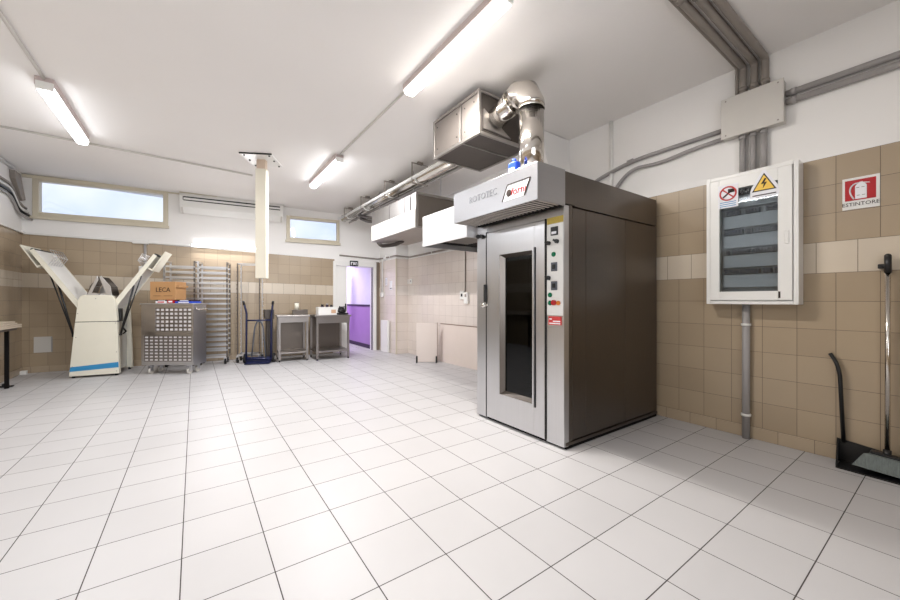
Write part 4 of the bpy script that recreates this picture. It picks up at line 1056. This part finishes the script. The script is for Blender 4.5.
# hand truck
t = thing('hand_truck', 'dark blue two-wheeled hand truck standing in front of the notched rack', 'hand truck', (.96, 7.40, 0), math.radians(-20))
b = MB()
for s in (-1, 1): b.tube([(s * .205, .0, .05), (s * .205, .03, .86), (s * .21, .04, .92), (s * .235, -.01, 1.08)], .017, 10, .05)
b.cyl((-.205, .025, .78), (.205, .025, .78), .014, 10); b.cyl((-.205, .0, .08), (.205, .0, .08), .016, 10); b.build('frame', 'blue', t)
b = MB(); b.tube([(-.12, .0, .08), (-.07, .02, .66), (-.03, .025, .76), (.03, .025, .76), (.07, .02, .66), (.12, .0, .08)], .012, 10, .05); b.build('inner_loop', 'slate', t)
b = MB(); b.box(-.20, .20, -.15, .01, .012, .022, .002); b.box(-.20, .20, .0, .012, .022, .12, .002); b.build('toe_plate', 'blue', t)
for s in (-1, 1):
    b = MB(); b.tube([(s * .235, -.012, 1.07), (s * .245, -.035, 1.13)], .02, 10); b.build('hand_grip', 'black', t)
    b = MB(); b.cyl((s * .222, .08, .085), (s * .258, .08, .085), .085, 20); k = b.build('wheel', 'rubber', t)
    b = MB(); b.cyl((s * .219, .08, .085), (s * .261, .08, .085), .04, 14); b.build('hub', 'jbox', k)
b = MB(); b.cyl((-.262, .08, .085), (.262, .08, .085), .012, 8); b.box(-.2, -.17, 0, .08, .07, .1); b.box(.17, .2, 0, .08, .07, .1); b.build('axle', 'blue', t)

# steel worktables
def worktable(loc, rot, w, d, h, label, apron, extra=False):
    t = thing('steel_worktable', label, 'table', loc, rot)
    b = MB(); b.box(-.03, w + .03, -.03, d, h - .035, h, .005); b.build('tabletop', 'steel_t', t)
    b = MB(); b.box(.0, w, -.012, .0, h - .035 - apron, h - .035); b.build('front_apron', 'steel_t', t)
    for x in (0.02, w - .02):
        for y in (.025, d - .04):
            b = MB(); b.box(x - .02, x + .02, y - .02, y + .02, .03, h - .034, .003); k = b.build('leg', 'steel_t', t)
            b = MB(); b.cyl((x, y, 0), (x, y, .035), .016, 10); b.build('foot', 'rubber', k)
    b = MB(); b.box(.0, w, .01, d - .02, .145, .175, .003); b.build('lower_shelf', 'steel_t', t)
    b = MB(); b.box(.04, w - .04, d - .035, d - .025, .175, h - .035); b.build('back_panel', 'steel_d', t)
    return t
t1 = worktable((1.27, 7.29, 0), math.radians(-6), .52, .50, .865, 'left steel worktable, beside the hand truck, under the tiled wall', .10)
t2 = worktable((1.89, 7.07, 0), math.radians(-3), .63, .62, .86, 'right steel worktable with a deep apron, in front of the white door leaf', .12)

# objects on the tables
b = MB(); b.box(1.10, 1.21, 7.46, 7.62, 0, .80, .004); b.box(1.07, 1.222, 7.42, 7.64, .80, .97, .004)
tag(b.build('steel_cabinet', 'galv_d'), 'narrow grey steel stand at the left end of the left worktable', 'cabinet')
bx = thing('dark_tray_box', 'dark grey metal box at the right end of the left worktable', 'box', (1.55, 7.44, .865), math.radians(-6))
b = MB(); b.box(0, .27, 0, .008, 0, .09); b.box(0, .27, .192, .2, 0, .09); b.box(0, .008, .008, .192, 0, .09); b.box(.262, .27, .008, .192, 0, .09); b.box(.008, .262, .008, .192, 0, .01); b.build('tray', 'steel_d', bx)
b = MB(); b.box(-.01, .28, -.01, .21, .09, .097, .002); b.build('lid', 'steel_d', bx)
tag(bx, bx['label'], 'box')
cn = thing('tall_can', 'upright cream can standing on the dark grey metal box', 'can', (1.64, 7.52, .962), 0)
b = MB(); b.cyl((0, 0, 0), (0, 0, .13), .04, 18); b.build('can_body', 'cream', cn)
b = MB(); b.cyl((0, 0, .13), (0, 0, .138), .041, 18); b.build('lid', 'ink', cn)
wb = thing('white_crate', 'white plastic crate on the right worktable', 'crate', (1.97, 7.22, .86), math.radians(-3))
b = MB(); b.box(0, .35, 0, .24, 0, .012); b.box(0, .35, 0, .008, .012, .15, .002); b.box(0, .35, .232, .24, .012, .15, .002); b.box(0, .008, .008, .232, .012, .15); b.box(.342, .35, .008, .232, .012, .15); b.box(-.006, .356, -.006, .0, .135, .152, .002); b.build('crate_body', 'white', wb)
b = MB(); b.box(.24, .33, -.003, 0, .03, .10); b.build('label_patch', plain('tan label', (196, 160, 130), .6), wb)
for i, (x, y, r, h) in enumerate(((.10, .12, .03, .19), (.20, .14, .028, .21), (.27, .10, .03, .18))):
    q = thing('dark_jar', ['left', 'middle', 'right'][i] + ' dark jar of three standing inside the white crate', 'jar', (1.97 + x, 7.20 + y, .872), 0, 'jars in the white crate')
    b = MB(); b.cyl((0, 0, 0), (0, 0, h - .03), r, 14); b.build('jar_body', 'coatd', q)
    b = MB(); b.cyl((0, 0, h - .03), (0, 0, h), r * .8, 14); b.build('lid', 'black' if i != 1 else 'pvc', q)
q = thing('desk_telephone', 'black rounded appliance at the right end of the right worktable', 'appliance', (2.425, 7.20, .86), math.radians(10))
b = MB(); b.box(-.09, .10, -.08, .08, 0, .035, .01); b.build('base', 'black', q)
b = MB(); b.box(-.08, .06, -.07, .06, .035, .11, .03); b.ball((-.02, 0, .11), .065, (1, .8, .8)); b.cyl((-.06, -.03, .11), (-.07, -.03, .17), .012, 8); b.build('upper_body', 'black', q)
q.name = 'black_appliance'

# coat in the corridor
q = thing('hanging_coat', 'pink and dark plum clothes hanging just inside the corridor', 'coat', (3.02, 9.35, 0.0), 0)
b = MB(); b.box(-.02, .07, -.05, .1, .95, 1.95, .03); b.build('dark_garment', 'coatd', q)
b = MB(); b.box(-.09, -.022, -.05, .1, 1.0, 1.9, .03); b.build('pink_garment', 'coat', q)
b = MB(); b.cyl((0, .02, 1.94), (0, .02, 2.202), .008, 8); b.build('hanger_rod', 'steel', q)
